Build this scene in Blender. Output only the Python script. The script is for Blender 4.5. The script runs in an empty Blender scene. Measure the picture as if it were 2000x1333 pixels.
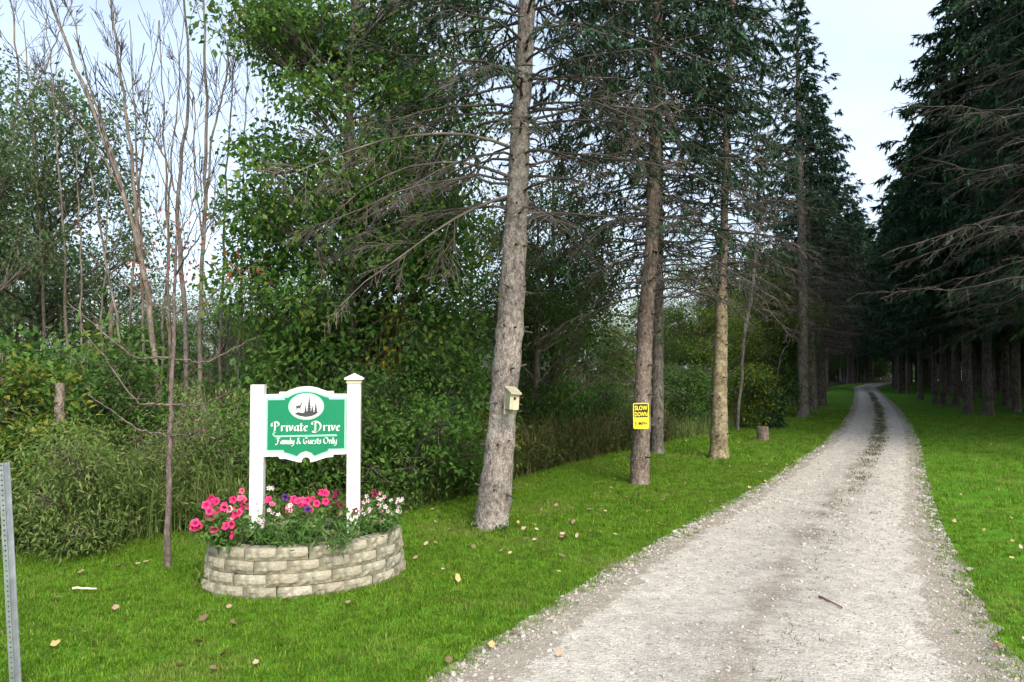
import bpy, math, random
import numpy as np
from mathutils import Vector, Matrix
PI = math.pi
S = bpy.context.scene
C = S.collection

# ------------------------------------------------------------------ camera
FPX, CX, CY, CAMH, PITCH = 1444.0, 1000.0, 666.5, 1.65, math.radians(2.14)
cam = bpy.data.cameras.new('camera'); camo = bpy.data.objects.new('camera', cam); C.objects.link(camo)
cam.sensor_width = 36; cam.lens = 36 * FPX / 2000; cam.clip_start = 0.05; cam.clip_end = 3000
camo.location = (0, 0, CAMH); camo.rotation_euler = (PI / 2 + PITCH, 0, 0)
S.camera = camo

# ------------------------------------------------------------------ sky and sun
SUN_EL, SUN_AZ = math.radians(44), math.radians(158)     # azimuth clockwise from +Y
w = bpy.data.worlds.new('World'); S.world = w; w.use_nodes = True
nt = w.node_tree; nt.nodes.clear()
out = nt.nodes.new('ShaderNodeOutputWorld'); bg = nt.nodes.new('ShaderNodeBackground')
sky = nt.nodes.new('ShaderNodeTexSky'); sky.sky_type = 'NISHITA'; sky.sun_disc = False
sky.sun_elevation = SUN_EL; sky.sun_rotation = SUN_AZ; sky.air_density = 1.0; sky.dust_density = 2.5; sky.ozone_density = 1.0
# thin cloud veil over the blue
tc = nt.nodes.new('ShaderNodeTexCoord'); mp = nt.nodes.new('ShaderNodeMapping'); mp.inputs['Scale'].default_value = (1, 1, 2.2)
no = nt.nodes.new('ShaderNodeTexNoise'); no.inputs['Scale'].default_value = 1.6; no.inputs['Detail'].default_value = 5
rp = nt.nodes.new('ShaderNodeValToRGB'); rp.color_ramp.elements[0].position = 0.3; rp.color_ramp.elements[1].position = 0.75
rp.color_ramp.elements[0].color = (.12, .12, .12, 1); rp.color_ramp.elements[1].color = (.55, .55, .55, 1)
mx = nt.nodes.new('ShaderNodeMix'); mx.data_type = 'RGBA'
L = nt.links.new
L(tc.outputs['Generated'], mp.inputs['Vector']); L(mp.outputs[0], no.inputs['Vector']); L(no.outputs['Fac'], rp.inputs['Fac'])
L(rp.outputs['Color'], mx.inputs['Factor']); L(sky.outputs[0], mx.inputs['A']); mx.inputs['B'].default_value = (5.3, 5.75, 6.4, 1)
L(mx.outputs['Result'], bg.inputs['Color']); bg.inputs['Strength'].default_value = 0.095
L(bg.outputs[0], out.inputs['Surface'])
sl = bpy.data.lights.new('sun', 'SUN'); sl.energy = 1.5; sl.angle = math.radians(25); sl.color = (1, .955, .885)
so = bpy.data.objects.new('sun', sl); C.objects.link(so)
sd = Vector((math.sin(SUN_AZ) * math.cos(SUN_EL), math.cos(SUN_AZ) * math.cos(SUN_EL), math.sin(SUN_EL)))
so.rotation_euler = sd.to_track_quat('Z', 'Y').to_euler(); so.location = (0, -20, 30)
S.view_settings.view_transform = 'Standard'; S.view_settings.look = 'None'
S.view_settings.gamma = 1; S.view_settings.use_curve_mapping = False
S.view_settings.exposure = 1.58
S.render.engine = 'CYCLES'
S.cycles.max_bounces = 4; S.cycles.diffuse_bounces = 3; S.cycles.glossy_bounces = 2
S.cycles.transmission_bounces = 3; S.cycles.transparent_max_bounces = 4
S.cycles.caustics_reflective = False; S.cycles.caustics_refractive = False
S.cycles.use_denoising = True; S.cycles.use_adaptive_sampling = True; S.cycles.adaptive_threshold = 0.02

# ------------------------------------------------------------------ helpers
cp_, sp_ = math.cos(PITCH), math.sin(PITCH)
def ray(px, py):
    u = (px - CX) / FPX; v = (CY - py) / FPX
    return np.array([u, cp_ - v * sp_, sp_ + v * cp_])
def G(px, py, z=0.0):                      # where a line of sight meets the ground
    r = ray(px, py); t = (z - CAMH) / r[2]
    return np.array([r[0] * t, r[1] * t, z])
def W(px, py, D):                          # a point at forward distance D
    r = ray(px, py); t = D / r[1]
    return np.array([r[0] * t, D, CAMH + r[2] * t])
def nrm(a):
    a = np.asarray(a, float); return a / np.maximum(np.linalg.norm(a, axis=-1, keepdims=True), 1e-9)

class Geo:
    def __init__(s): s.V = []; s.F = []; s.n = 0
    def add(s, v, f, rnd=None, mat=0, smooth=False):
        v = np.asarray(v, float).reshape(-1, 3); f = np.asarray(f, int)
        if len(f) == 0: return
        if rnd is None: rnd = np.full(len(f), .5)
        s.F.append((f + s.n, np.broadcast_to(np.asarray(rnd, float), (len(f),)), mat, smooth)); s.V.append(v); s.n += len(v)
    def tube(s, P, R, k=6, rnd=None, mat=0, cap=False, lump=0, rng=None):
        P = np.asarray(P, float); R = np.broadcast_to(np.asarray(R, float), (len(P),))
        n = len(P); T = nrm(np.gradient(P, axis=0))
        ref = np.array([1., 0, 0]) if abs(T[0][0]) < .8 else np.array([0, 1., 0])
        U = nrm(np.cross(T, ref)); Wv = np.cross(T, U)
        a = np.arange(k) * 2 * PI / k
        rr = R[:, None] * np.ones(k)
        if lump and rng is not None: rr = rr * (1 + lump * rng.normal(size=(n, k)))
        v = P[:, None, :] + rr[..., None] * (np.cos(a)[None, :, None] * U[:, None, :] + np.sin(a)[None, :, None] * Wv[:, None, :])
        i = np.arange(n - 1)[:, None] * k; j = np.arange(k)[None, :]; j2 = (j + 1) % k
        f = np.stack([i + j, i + j2, i + k + j2, i + k + j], -1).reshape(-1, 4)
        s.add(v, f, rnd if rnd is None else np.full(len(f), rnd), mat, True)
        if cap:
            c = len(P) - 1
            vv = np.concatenate([v[c], P[c:c + 1]]); s.add(vv, [[q, (q + 1) % k, k] for q in range(k)], None, mat)
    def sticks(s, A, B, ra, rb, k=3, mat=0, rnd=None):
        A = np.asarray(A, float); B = np.asarray(B, float); m = len(A)
        if m == 0: return
        d = nrm(B - A); ref = np.where(np.abs(d[:, 2:3]) > .9, [[1., 0, 0]], [[0, 0, 1.]])
        u = nrm(np.cross(d, ref)); v = np.cross(d, u); a = np.arange(k) * 2 * PI / k
        ring = np.cos(a)[None, :, None] * u[:, None] + np.sin(a)[None, :, None] * v[:, None]
        ra = np.broadcast_to(np.asarray(ra, float), (m,)); rb = np.broadcast_to(np.asarray(rb, float), (m,))
        vv = np.concatenate([A[:, None] + ring * ra[:, None, None], B[:, None] + ring * rb[:, None, None]], 1)
        b = (np.arange(m) * 2 * k)[:, None, None]; j = np.arange(k); j2 = (j + 1) % k
        f = (np.stack([j, j2, k + j2, k + j], -1)[None] + b).reshape(-1, 4)
        s.add(vv, f, None if rnd is None else np.repeat(rnd, k), mat)
    def leaves(s, P, D, N, Ln, Wd, rnd, mat=0, fold=.18, wide=.42):
        P = np.asarray(P, float); m = len(P)
        if m == 0: return
        D = nrm(D); sd = nrm(np.cross(D, N)); N = np.cross(sd, D)
        Ln = np.broadcast_to(np.asarray(Ln, float), (m,))[:, None]; Wd = np.broadcast_to(np.asarray(Wd, float), (m,))[:, None]
        mid = P + D * Ln * wide + N * Wd * fold
        v = np.stack([P, mid + sd * Wd / 2, P + D * Ln, mid - sd * Wd / 2], 1)
        f = np.arange(m * 4).reshape(m, 4)
        s.add(v, f, rnd, mat)
    def box(s, c, h, mat=0, rnd=None):
        c = np.asarray(c, float); h = np.asarray(h, float)
        v = np.array([[x, y, z] for z in (-1, 1) for y in (-1, 1) for x in (-1, 1)]) * h + c
        s.add(v, [[0, 2, 3, 1], [4, 5, 7, 6], [0, 1, 5, 4], [2, 6, 7, 3], [0, 4, 6, 2], [1, 3, 7, 5]], rnd, mat)
    def prism(s, pts, y0, y1, mat=0):                  # polygon in x,z extruded along y (front y0 < back y1)
        n = len(pts); v = [(p[0], y0, p[1]) for p in pts] + [(p[0], y1, p[1]) for p in pts]
        V = np.array(v, float)
        s.add(V, [[i, (i + 1) % n, n + (i + 1) % n, n + i] for i in range(n)], None, mat)
        from mathutils.geometry import tessellate_polygon
        t = tessellate_polygon([[Vector((p[0], p[1], 0)) for p in pts]])
        s.add(V, [list(q) for q in t], None, mat); s.add(V, [[q[2] + n, q[1] + n, q[0] + n] for q in t], None, mat)
    def mesh(s, name, mats):
        me = bpy.data.meshes.new(name)
        V = np.concatenate(s.V); me.vertices.add(len(V)); me.vertices.foreach_set('co', V.ravel())
        nl = sum(f.size for f, _, _, _ in s.F); npoly = sum(len(f) for f, _, _, _ in s.F)
        me.loops.add(nl); me.polygons.add(npoly)
        me.loops.foreach_set('vertex_index', np.concatenate([f.ravel() for f, _, _, _ in s.F]))
        cnt = np.concatenate([np.full(len(f), f.shape[1]) for f, _, _, _ in s.F])
        me.polygons.foreach_set('loop_start', np.concatenate([[0], np.cumsum(cnt)[:-1]]))
        me.polygons.foreach_set('loop_total', cnt)
        me.polygons.foreach_set('material_index', np.concatenate([np.full(len(f), m) for f, _, m, _ in s.F]))
        me.polygons.foreach_set('use_smooth', np.concatenate([np.full(len(f), sm) for f, _, _, sm in s.F]))
        at = me.attributes.new('rnd', 'FLOAT', 'FACE'); at.data.foreach_set('value', np.concatenate([r for _, r, _, _ in s.F]))
        for m in (mats if isinstance(mats, (list, tuple)) else [mats]): me.materials.append(m)
        me.update(calc_edges=True); me.validate()
        return me

def obj(name, geo, mats, parent=None, loc=None):
    me = geo.mesh(name, mats) if isinstance(geo, Geo) else geo
    o = bpy.data.objects.new(name, me); C.objects.link(o)
    if parent: o.parent = parent
    if loc is not None: o.location = loc
    return o
def tag(o, label, cat, group=None, kind=None):
    o['label'] = label; o['category'] = cat
    if group: o['group'] = group
    if kind: o['kind'] = kind
    return o
def thing(name, label, cat, loc=(0, 0, 0), rz=0, group=None, sc=1):
    o = bpy.data.objects.new(name, None); C.objects.link(o); o.empty_display_size = .1
    o.location = loc; o.rotation_euler = (0, 0, rz); o.scale = (sc,) * 3 if np.isscalar(sc) else sc
    return tag(o, label, cat, group)
def struct(name, geo, mats):
    o = obj(name, geo, mats); o['kind'] = 'structure'; return o
def copy_thing(root, loc, rz, sc, label, group, tilt=(0, 0)):
    r = root.copy(); C.objects.link(r); r.location = loc; r.rotation_euler = (tilt[0], tilt[1], rz); r.scale = (sc,) * 3 if np.isscalar(sc) else sc
    r['label'] = label; r['group'] = group
    for ch in root.children:
        c = ch.copy(); C.objects.link(c); c.parent = r
    return r

# ------------------------------------------------------------------ materials
def newmat(name):
    m = bpy.data.materials.new(name); m.use_nodes = True; t = m.node_tree; t.nodes.clear()
    o = t.nodes.new('ShaderNodeOutputMaterial'); b = t.nodes.new('ShaderNodeBsdfPrincipled')
    t.links.new(b.outputs[0], o.inputs['Surface']); return m, t, b, o
def ramp(t, cols, pos=None):
    r = t.nodes.new('ShaderNodeValToRGB'); e = r.color_ramp.elements
    pos = pos or [i / max(1, len(cols) - 1) for i in range(len(cols))]
    while len(e) < len(cols): e.new(.5)
    for i, c in enumerate(cols): e[i].position = pos[i]; e[i].color = (*c, 1)
    return r
def noise(t, scale, detail=4, vec=None, rough=.55):
    n = t.nodes.new('ShaderNodeTexNoise'); n.inputs['Scale'].default_value = scale; n.inputs['Detail'].default_value = detail
    n.inputs['Roughness'].default_value = rough
    if vec is not None: t.links.new(vec, n.inputs['Vector'])
    return n
def mixc(t, a, b, f=.5, mode='MIX'):
    m = t.nodes.new('ShaderNodeMix'); m.data_type = 'RGBA'; m.blend_type = mode
    for s_, k in ((a, 'A'), (b, 'B'), (f, 'Factor')):
        if isinstance(s_, (int, float)): m.inputs[k].default_value = s_ if k == 'Factor' else (s_, s_, s_, 1)
        elif isinstance(s_, tuple): m.inputs[k].default_value = (*s_, 1)
        else: t.links.new(s_, m.inputs[k])
    return m.outputs['Result']
def bump(t, b, h, strength=.5, dist=.02):
    n = t.nodes.new('ShaderNodeBump'); n.inputs['Strength'].default_value = strength; n.inputs['Distance'].default_value = dist
    t.links.new(h, n.inputs['Height']); t.links.new(n.outputs[0], b.inputs['Normal'])
def leaf_mat(name, cols, pos=None, trans=.3, rough=.55, patch=None, obvar=.5):
    m, t, b, o = newmat(name)
    at = t.nodes.new('ShaderNodeAttribute'); at.attribute_name = 'rnd'
    r = ramp(t, cols, pos); t.links.new(at.outputs['Fac'], r.inputs['Fac']); col = r.outputs['Color']
    oi = t.nodes.new('ShaderNodeObjectInfo')
    if patch:                                   # autumn patches on some clumps
        ge = t.nodes.new('ShaderNodeNewGeometry'); n = noise(t, patch[1], 2, ge.outputs['Position'])
        pr = ramp(t, [(0, 0, 0), (1, 1, 1)], [patch[2], patch[2] + .12]); t.links.new(n.outputs['Fac'], pr.inputs['Fac'])
        col = mixc(t, col, patch[0], pr.outputs['Color'])
    if obvar:
        mr = t.nodes.new('ShaderNodeMapRange'); mr.inputs['To Min'].default_value = 1 - obvar / 2; mr.inputs['To Max'].default_value = 1 + obvar / 2
        t.links.new(oi.outputs['Random'], mr.inputs['Value'])
        cb = t.nodes.new('ShaderNodeCombineColor')
        for k in range(3): t.links.new(mr.outputs[0], cb.inputs[k])
        col = mixc(t, col, cb.outputs[0], 1.0, 'MULTIPLY')
    t.links.new(col, b.inputs['Base Color']); b.inputs['Roughness'].default_value = rough; b.inputs['Specular IOR Level'].default_value = .2
    tr = t.nodes.new('ShaderNodeBsdfTranslucent'); t.links.new(col, tr.inputs['Color'])
    ms = t.nodes.new('ShaderNodeMixShader'); ms.inputs['Fac'].default_value = trans
    t.links.new(b.outputs[0], ms.inputs[1]); t.links.new(tr.outputs[0], ms.inputs[2]); t.links.new(ms.outputs[0], o.inputs['Surface'])
    return m
def bark_mat(name, c0, c1, c2, scale=18, stretch=.35, bs=.8, dist=.012, lich=None):
    m, t, b, o = newmat(name)
    tcn = t.nodes.new('ShaderNodeTexCoord'); mpn = t.nodes.new('ShaderNodeMapping'); mpn.inputs['Scale'].default_value = (1, 1, stretch)
    t.links.new(tcn.outputs['Object'], mpn.inputs['Vector'])
    n = noise(t, scale, 6, mpn.outputs[0], .65); r = ramp(t, [c0, c1, c2], [.32, .5, .68]); t.links.new(n.outputs['Fac'], r.inputs['Fac'])
    col = r.outputs['Color']
    n2 = noise(t, 3.0, 3, tcn.outputs['Object']); r2 = ramp(t, [(.72,) * 3, (1.15,) * 3], [.35, .65]); t.links.new(n2.outputs['Fac'], r2.inputs['Fac'])
    col = mixc(t, col, r2.outputs['Color'], 1.0, 'MULTIPLY')
    if lich:
        n3 = noise(t, 5.0, 4, tcn.outputs['Object']); r3 = ramp(t, [(0, 0, 0), (1, 1, 1)], [.55, .66]); t.links.new(n3.outputs['Fac'], r3.inputs['Fac'])
        col = mixc(t, col, lich, r3.outputs['Color'])
    vo = t.nodes.new('ShaderNodeTexVoronoi'); vo.inputs['Scale'].default_value = scale * 2.2; t.links.new(mpn.outputs[0], vo.inputs['Vector'])
    v3 = t.nodes.new('ShaderNodeTexVoronoi'); v3.inputs['Scale'].default_value = scale * 1.3; v3.feature = 'DISTANCE_TO_EDGE'; t.links.new(mpn.outputs[0], v3.inputs['Vector'])
    r5 = ramp(t, [(.62,) * 3, (1.06,) * 3], [.0, .14]); t.links.new(v3.outputs['Distance'], r5.inputs['Fac']); col = mixc(t, col, r5.outputs['Color'], .8, 'MULTIPLY')
    h = mixc(t, n.outputs['Fac'], vo.outputs['Distance'], .5)
    t.links.new(col, b.inputs['Base Color']); b.inputs['Roughness'].default_value = .92; b.inputs['Specular IOR Level'].default_value = .15
    bump(t, b, h, bs, dist); return m
def plain(name, col, rough=.6, metal=0, var=0, vscale=8, spec=.4, bmp=0):
    m, t, b, o = newmat(name)
    b.inputs['Roughness'].default_value = rough; b.inputs['Metallic'].default_value = metal; b.inputs['Specular IOR Level'].default_value = spec
    b.inputs['Base Color'].default_value = (*col, 1)
    if var or bmp:
        tcn = t.nodes.new('ShaderNodeTexCoord'); n = noise(t, vscale, 5, tcn.outputs['Object'])
        r = ramp(t, [tuple(c * (1 - var) for c in col), tuple(min(1, c * (1 + var)) for c in col)], [.35, .65])
        t.links.new(n.outputs['Fac'], r.inputs['Fac']); t.links.new(r.outputs['Color'], b.inputs['Base Color'])
        if bmp: bump(t, b, n.outputs['Fac'], bmp, .01)
    return m

M = {}
M['bark_tan'] = bark_mat('bark_tan', (.095, .075, .062), (.26, .22, .185), (.41, .36, .31), 26, .6, 1.0, .015, (.34, .32, .26))
M['bark_brown'] = bark_mat('bark_brown', (.09, .065, .05), (.22, .17, .135), (.34, .28, .23), 26, .6, 1.0, .015)
M['bark_peeled'] = bark_mat('bark_peeled', (.10, .075, .045), (.28, .225, .135), (.41, .34, .22), 12, .9, .9, .015, (.20, .18, .11))
M['bark_grey'] = bark_mat('bark_grey', (.06, .05, .042), (.15, .13, .11), (.25, .22, .19), 22, .4, .9, .015)
M['bark_dark'] = bark_mat('bark_dark', (.045, .038, .032), (.105, .09, .078), (.17, .15, .13), 22, .4, .9, .015)
M['bark_wood'] = bark_mat('bark_wood', (.08, .065, .05), (.19, .16, .125), (.30, .26, .20), 20, .25, .6, .01)
M['bark_pale'] = bark_mat('bark_pale', (.085, .068, .052), (.185, .152, .12), (.29, .25, .2), 14, .25, .5, .008)
M['bark_red'] = bark_mat('bark_red', (.085, .062, .052), (.165, .125, .108), (.26, .215, .19), 30, .4, .5, .004)
M['twig'] = plain('twig', (.082, .069, .060), .9, var=.4, vscale=3, spec=.1)
M['twig_tan'] = plain('twig_tan', (.16, .132, .11), .9, var=.4, vscale=3, spec=.1)
M['twig_red'] = plain('twig_red', (.17, .09, .08), .85, var=.3, vscale=4, spec=.1)
M['needle'] = leaf_mat('needle', [(.014, .042, .024), (.028, .072, .036), (.055, .11, .048)], trans=.15, obvar=.4)
M['pine'] = leaf_mat('pine', [(.012, .036, .018), (.024, .066, .028), (.05, .11, .038)], trans=.15, obvar=.4)
M['maple'] = leaf_mat('maple', [(.045, .115, .022), (.085, .19, .034), (.14, .25, .045), (.23, .28, .05)], [0, .45, .85, 1], trans=.45, patch=((.34, .25, .02), .8, .64), obvar=0)
M['leaf_mid'] = leaf_mat('leaf_mid', [(.04, .10, .017), (.078, .17, .028), (.135, .235, .042)], trans=.42, patch=((.24, .2, .03), .5, .62))
M['leaf_dark'] = leaf_mat('leaf_dark', [(.038, .10, .02), (.072, .155, .03), (.125, .215, .046)], trans=.42)
M['leaf_hazed'] = leaf_mat('leaf_hazed', [(.06, .12, .04), (.11, .185, .065), (.18, .25, .10)], trans=.45)  # milky glare over the left trees put into a lighter, greyer leaf colour
M['leaf_lime'] = leaf_mat('leaf_lime', [(.07, .13, .02), (.13, .22, .03), (.24, .29, .04)], trans=.4)
M['leaf_yellow'] = leaf_mat('leaf_yellow', [(.05, .13, .02), (.11, .21, .03), (.22, .27, .035), (.38, .32, .04)], [0, .55, .85, 1], trans=.35)
M['leaf_olive'] = leaf_mat('leaf_olive', [(.09, .155, .03), (.15, .225, .055), (.215, .265, .085), (.3, .28, .12)], [0, .45, .88, 1], trans=.42)
M['leaf_red'] = leaf_mat('leaf_red', [(.20, .045, .035), (.30, .08, .06)], trans=.35)
M['strip'] = leaf_mat('strip', [(.05, .075, .02), (.085, .11, .035), (.14, .13, .06), (.2, .16, .09)], trans=.25)
M['blade'] = leaf_mat('blade', [(.075, .17, .010), (.135, .26, .017), (.20, .32, .03), (.35, .32, .11)], [0, .45, .88, 1], trans=.4, obvar=.8, rough=.5, patch=((.20, .27, .045), .9, .54))
M['weed'] = leaf_mat('weed', [(.10, .17, .035), (.17, .255, .06), (.25, .29, .10), (.38, .33, .18)], [0, .5, .88, 1], trans=.42)
M['weed_brown'] = leaf_mat('weed_brown', [(.06, .11, .02), (.11, .165, .04), (.25, .16, .07), (.34, .25, .13)], [0, .5, .75, 1], trans=.42)

def ground_mat(name, cols, pos, sc=1.2, fine=60, bs=.5):
    m, t, b, o = newmat(name); ge = t.nodes.new('ShaderNodeNewGeometry')
    n = noise(t, sc, 6, ge.outputs['Position'], .6); r = ramp(t, cols, pos); t.links.new(n.outputs['Fac'], r.inputs['Fac'])
    n2 = noise(t, fine, 5, ge.outputs['Position'], .7); r2 = ramp(t, [(.55,) * 3, (1.35,) * 3], [.35, .65]); t.links.new(n2.outputs['Fac'], r2.inputs['Fac'])
    t.links.new(mixc(t, r.outputs['Color'], r2.outputs['Color'], 1., 'MULTIPLY'), b.inputs['Base Color'])
    b.inputs['Roughness'].default_value = .95; b.inputs['Specular IOR Level'].default_value = .1
    bump(t, b, n2.outputs['Fac'], bs, .03); return m
M['floor'] = ground_mat('forest_floor', [(.03, .03, .015), (.06, .045, .028), (.05, .06, .02)], [.3, .5, .7], .8, 25)
M['lawn'] = ground_mat('lawn', [(.05, .14, .008), (.085, .21, .012), (.13, .22, .025)], [.3, .52, .75], 1.1, 55)
def gravel_mat():
    m, t, b, o = newmat('gravel'); ge = t.nodes.new('ShaderNodeNewGeometry'); P = ge.outputs['Position']
    vo = t.nodes.new('ShaderNodeTexVoronoi'); vo.inputs['Scale'].default_value = 42; t.links.new(P, vo.inputs['Vector'])
    vo2 = t.nodes.new('ShaderNodeTexVoronoi'); vo2.inputs['Scale'].default_value = 95; t.links.new(P, vo2.inputs['Vector'])
    sep = t.nodes.new('ShaderNodeSeparateColor'); t.links.new(vo.outputs['Color'], sep.inputs[0])
    sep2 = t.nodes.new('ShaderNodeSeparateColor'); t.links.new(vo2.outputs['Color'], sep2.inputs[0])
    cols = [(.29, .26, .215), (.41, .38, .32), (.47, .44, .375), (.55, .52, .455)]
    r1 = ramp(t, cols, [0, .4, .85, 1]); t.links.new(sep.outputs[0], r1.inputs['Fac'])
    r2 = ramp(t, cols, [0, .4, .85, 1]); t.links.new(sep2.outputs[0], r2.inputs['Fac'])
    col = mixc(t, r1.outputs['Color'], r2.outputs['Color'], .5)
    uv = t.nodes.new('ShaderNodeAttribute'); uv.attribute_name = 'across'      # -1..1 across the drive
    ab = t.nodes.new('ShaderNodeMath'); ab.operation = 'ABSOLUTE'; t.links.new(uv.outputs['Fac'], ab.inputs[0])
    n = noise(t, 1.6, 6, P, .65); nn = noise(t, 9, 4, P)
    # weedy centre strip and edges: brownish fines between the wheel tracks
    ad = t.nodes.new('ShaderNodeMath'); ad.operation = 'MULTIPLY_ADD'; t.links.new(n.outputs['Fac'], ad.inputs[0]); ad.inputs[1].default_value = .55; t.links.new(ab.outputs[0], ad.inputs[2])
    rc = ramp(t, [(1,) * 3, (0,) * 3, (0,) * 3, (1,) * 3], [.27, .38, 1.1, 1.3]); t.links.new(ad.outputs[0], rc.inputs['Fac'])
    m2 = t.nodes.new('ShaderNodeMath'); m2.operation = 'MULTIPLY'; t.links.new(rc.outputs['Color'], m2.inputs[0]); m2.inputs[1].default_value = .55
    col = mixc(t, col, (.20, .165, .115), m2.outputs[0])
    rt = ramp(t, [(.90,) * 3, (.92,) * 3, (1.07,) * 3, (1.07,) * 3, (.90,) * 3], [.1, .25, .42, .7, .95]); t.links.new(ab.outputs[0], rt.inputs['Fac'])
    col = mixc(t, col, rt.outputs['Color'], 1., 'MULTIPLY')
    r3 = ramp(t, [(.90,) * 3, (1.08,) * 3], [.35, .65]); t.links.new(n.outputs['Fac'], r3.inputs['Fac'])
    col = mixc(t, col, r3.outputs['Color'], 1., 'MULTIPLY')
    r4 = ramp(t, [(.88,) * 3, (1.08,) * 3], [.4, .6]); t.links.new(nn.outputs['Fac'], r4.inputs['Fac'])
    col = mixc(t, col, r4.outputs['Color'], 1., 'MULTIPLY')
    t.links.new(col, b.inputs['Base Color']); b.inputs['Roughness'].default_value = .95; b.inputs['Specular IOR Level'].default_value = .15
    h = mixc(t, vo.outputs['Distance'], vo2.outputs['Distance'], .4)
    iv = t.nodes.new('ShaderNodeMath'); iv.operation = 'SUBTRACT'; iv.inputs[0].default_value = 1; t.links.new(h, iv.inputs[1])
    bump(t, b, iv.outputs[0], .9, .012); return m
M['gravel'] = gravel_mat()
def rand_mat(name, cols, pos=None, rough=.9):
    m, t, b, o = newmat(name); oi = t.nodes.new('ShaderNodeObjectInfo'); r = ramp(t, cols, pos)
    t.links.new(oi.outputs['Random'], r.inputs['Fac']); tcn = t.nodes.new('ShaderNodeTexCoord')
    n = noise(t, 30, 4, tcn.outputs['Object']); r2 = ramp(t, [(.75,) * 3, (1.2,) * 3], [.35, .65]); t.links.new(n.outputs['Fac'], r2.inputs['Fac'])
    t.links.new(mixc(t, r.outputs['Color'], r2.outputs['Color'], 1., 'MULTIPLY'), b.inputs['Base Color'])
    b.inputs['Roughness'].default_value = rough; b.inputs['Specular IOR Level'].default_value = .2; return m
M['pebble'] = rand_mat('pebble', [(.22, .20, .17), (.38, .355, .31), (.44, .41, .36), (.46, .39, .3), (.56, .54, .49)], [0, .35, .75, .92, 1])

# ------------------------------------------------------------------ the drive, lawns and ground
PXY = [(1333, 830, 2012), (1230, 1000, 1945), (1110, 1190, 1882), (1010, 1370, 1833), (940, 1500, 1812), (870, 1602, 1798), (835, 1638, 1783), (810, 1655, 1768), (790, 1665, 1748), (775, 1669, 1731), (765, 1670, 1719)]
ry, rl, rr_ = [], [], []
for y_, a_, b_ in PXY:
    l_, r_ = G(a_, y_), G(b_, y_); ry.append(l_[1]); rl.append(l_[0]); rr_.append(r_[0])
ry = [-12., -4., 0., 2.2] + ry + [66., 80., 95., 108., 118.]
rl = [-14., -6.0, -2.6, -1.35] + rl + [30.3, 38.2, 49., 62., 78.]
rr_ = [16., 7.5, 3.9, 3.0] + rr_ + [32.6, 40.8, 52.5, 67., 86.]
ry, rl, rr_ = map(np.array, (ry, rl, rr_))
def road_l(y): return np.interp(y, ry, rl)
def road_r(y): return np.interp(y, ry, rr_)
rng = np.random.default_rng(7)
# left limit of mown grass
LB = [(-400, 1110), (0, 1092), (200, 1068), (330, 1048), (600, 1035), (800, 1000), (950, 962), (1010, 938), (1120, 905), (1230, 882), (1320, 862), (1410, 846), (1500, 815), (1540, 800), (1575, 785), (1600, 772), (1625, 762)]
lbp = np.array([G(*p)[:2] for p in LB])
def lawn_left(y, x=None):                                   # x of the left limit at forward distance y
    return np.interp(y, lbp[:, 1], lbp[:, 0])
def grid_sheet(xl, xr, ys, nx, z, jit=0, crown=0):
    g = Geo(); ys = np.asarray(ys); V = []; A = []
    for y in ys:
        a, b = xl(y), xr(y); t = np.linspace(0, 1, nx)
        x = a + (b - a) * t
        if jit: x[0] += rng.normal() * jit; x[-1] += rng.normal() * jit
        V.append(np.stack([x, np.full(nx, y), z + crown * (1 - (2 * t - 1) ** 2)], 1)); A.append(2 * t - 1)
    n = len(ys); i = np.arange(n - 1)[:, None] * nx; j = np.arange(nx - 1)[None]
    f = np.stack([i + j, i + j + 1, i + nx + j + 1, i + nx + j], -1).reshape(-1, 4)
    g.add(np.array(V), f, None, 0, True); return g, np.concatenate(A)
g = Geo(); g.add([[-700, -300, 0], [700, -300, 0], [700, 1100, 0], [-700, 1100, 0]], [[0, 1, 2, 3]]); struct('ground', g, M['floor'])
ysl = np.concatenate([np.arange(-12, 12, .5), np.arange(12, 40, 1.), np.arange(40, 118, 3.)])
def ll(y):
    if y < lbp[1, 1]: return -30.
    return lawn_left(y) if y < lbp[-1, 1] else road_l(y) - 2
g, _ = grid_sheet(ll, lambda y: road_l(y) + .25, ysl, 12, .004); struct('lawn', g, M['lawn'])
g, _ = grid_sheet(lambda y: road_r(y) - .25, lambda y: road_r(y) + 14, ysl, 12, .004); struct('lawn', g, M['lawn'])
ysr = np.concatenate([np.arange(-12, 2, .5), np.arange(2, 20, .12), np.arange(20, 60, .5), np.arange(60, 118, 2.)])
g, ac = grid_sheet(road_l, road_r, ysr, 15, .008, .028, .03)
me = g.mesh('gravel_drive', M['gravel']); at = me.attributes.new('across', 'FLOAT', 'POINT'); at.data.foreach_set('value', ac)
struct('gravel_drive', me, None)

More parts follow.
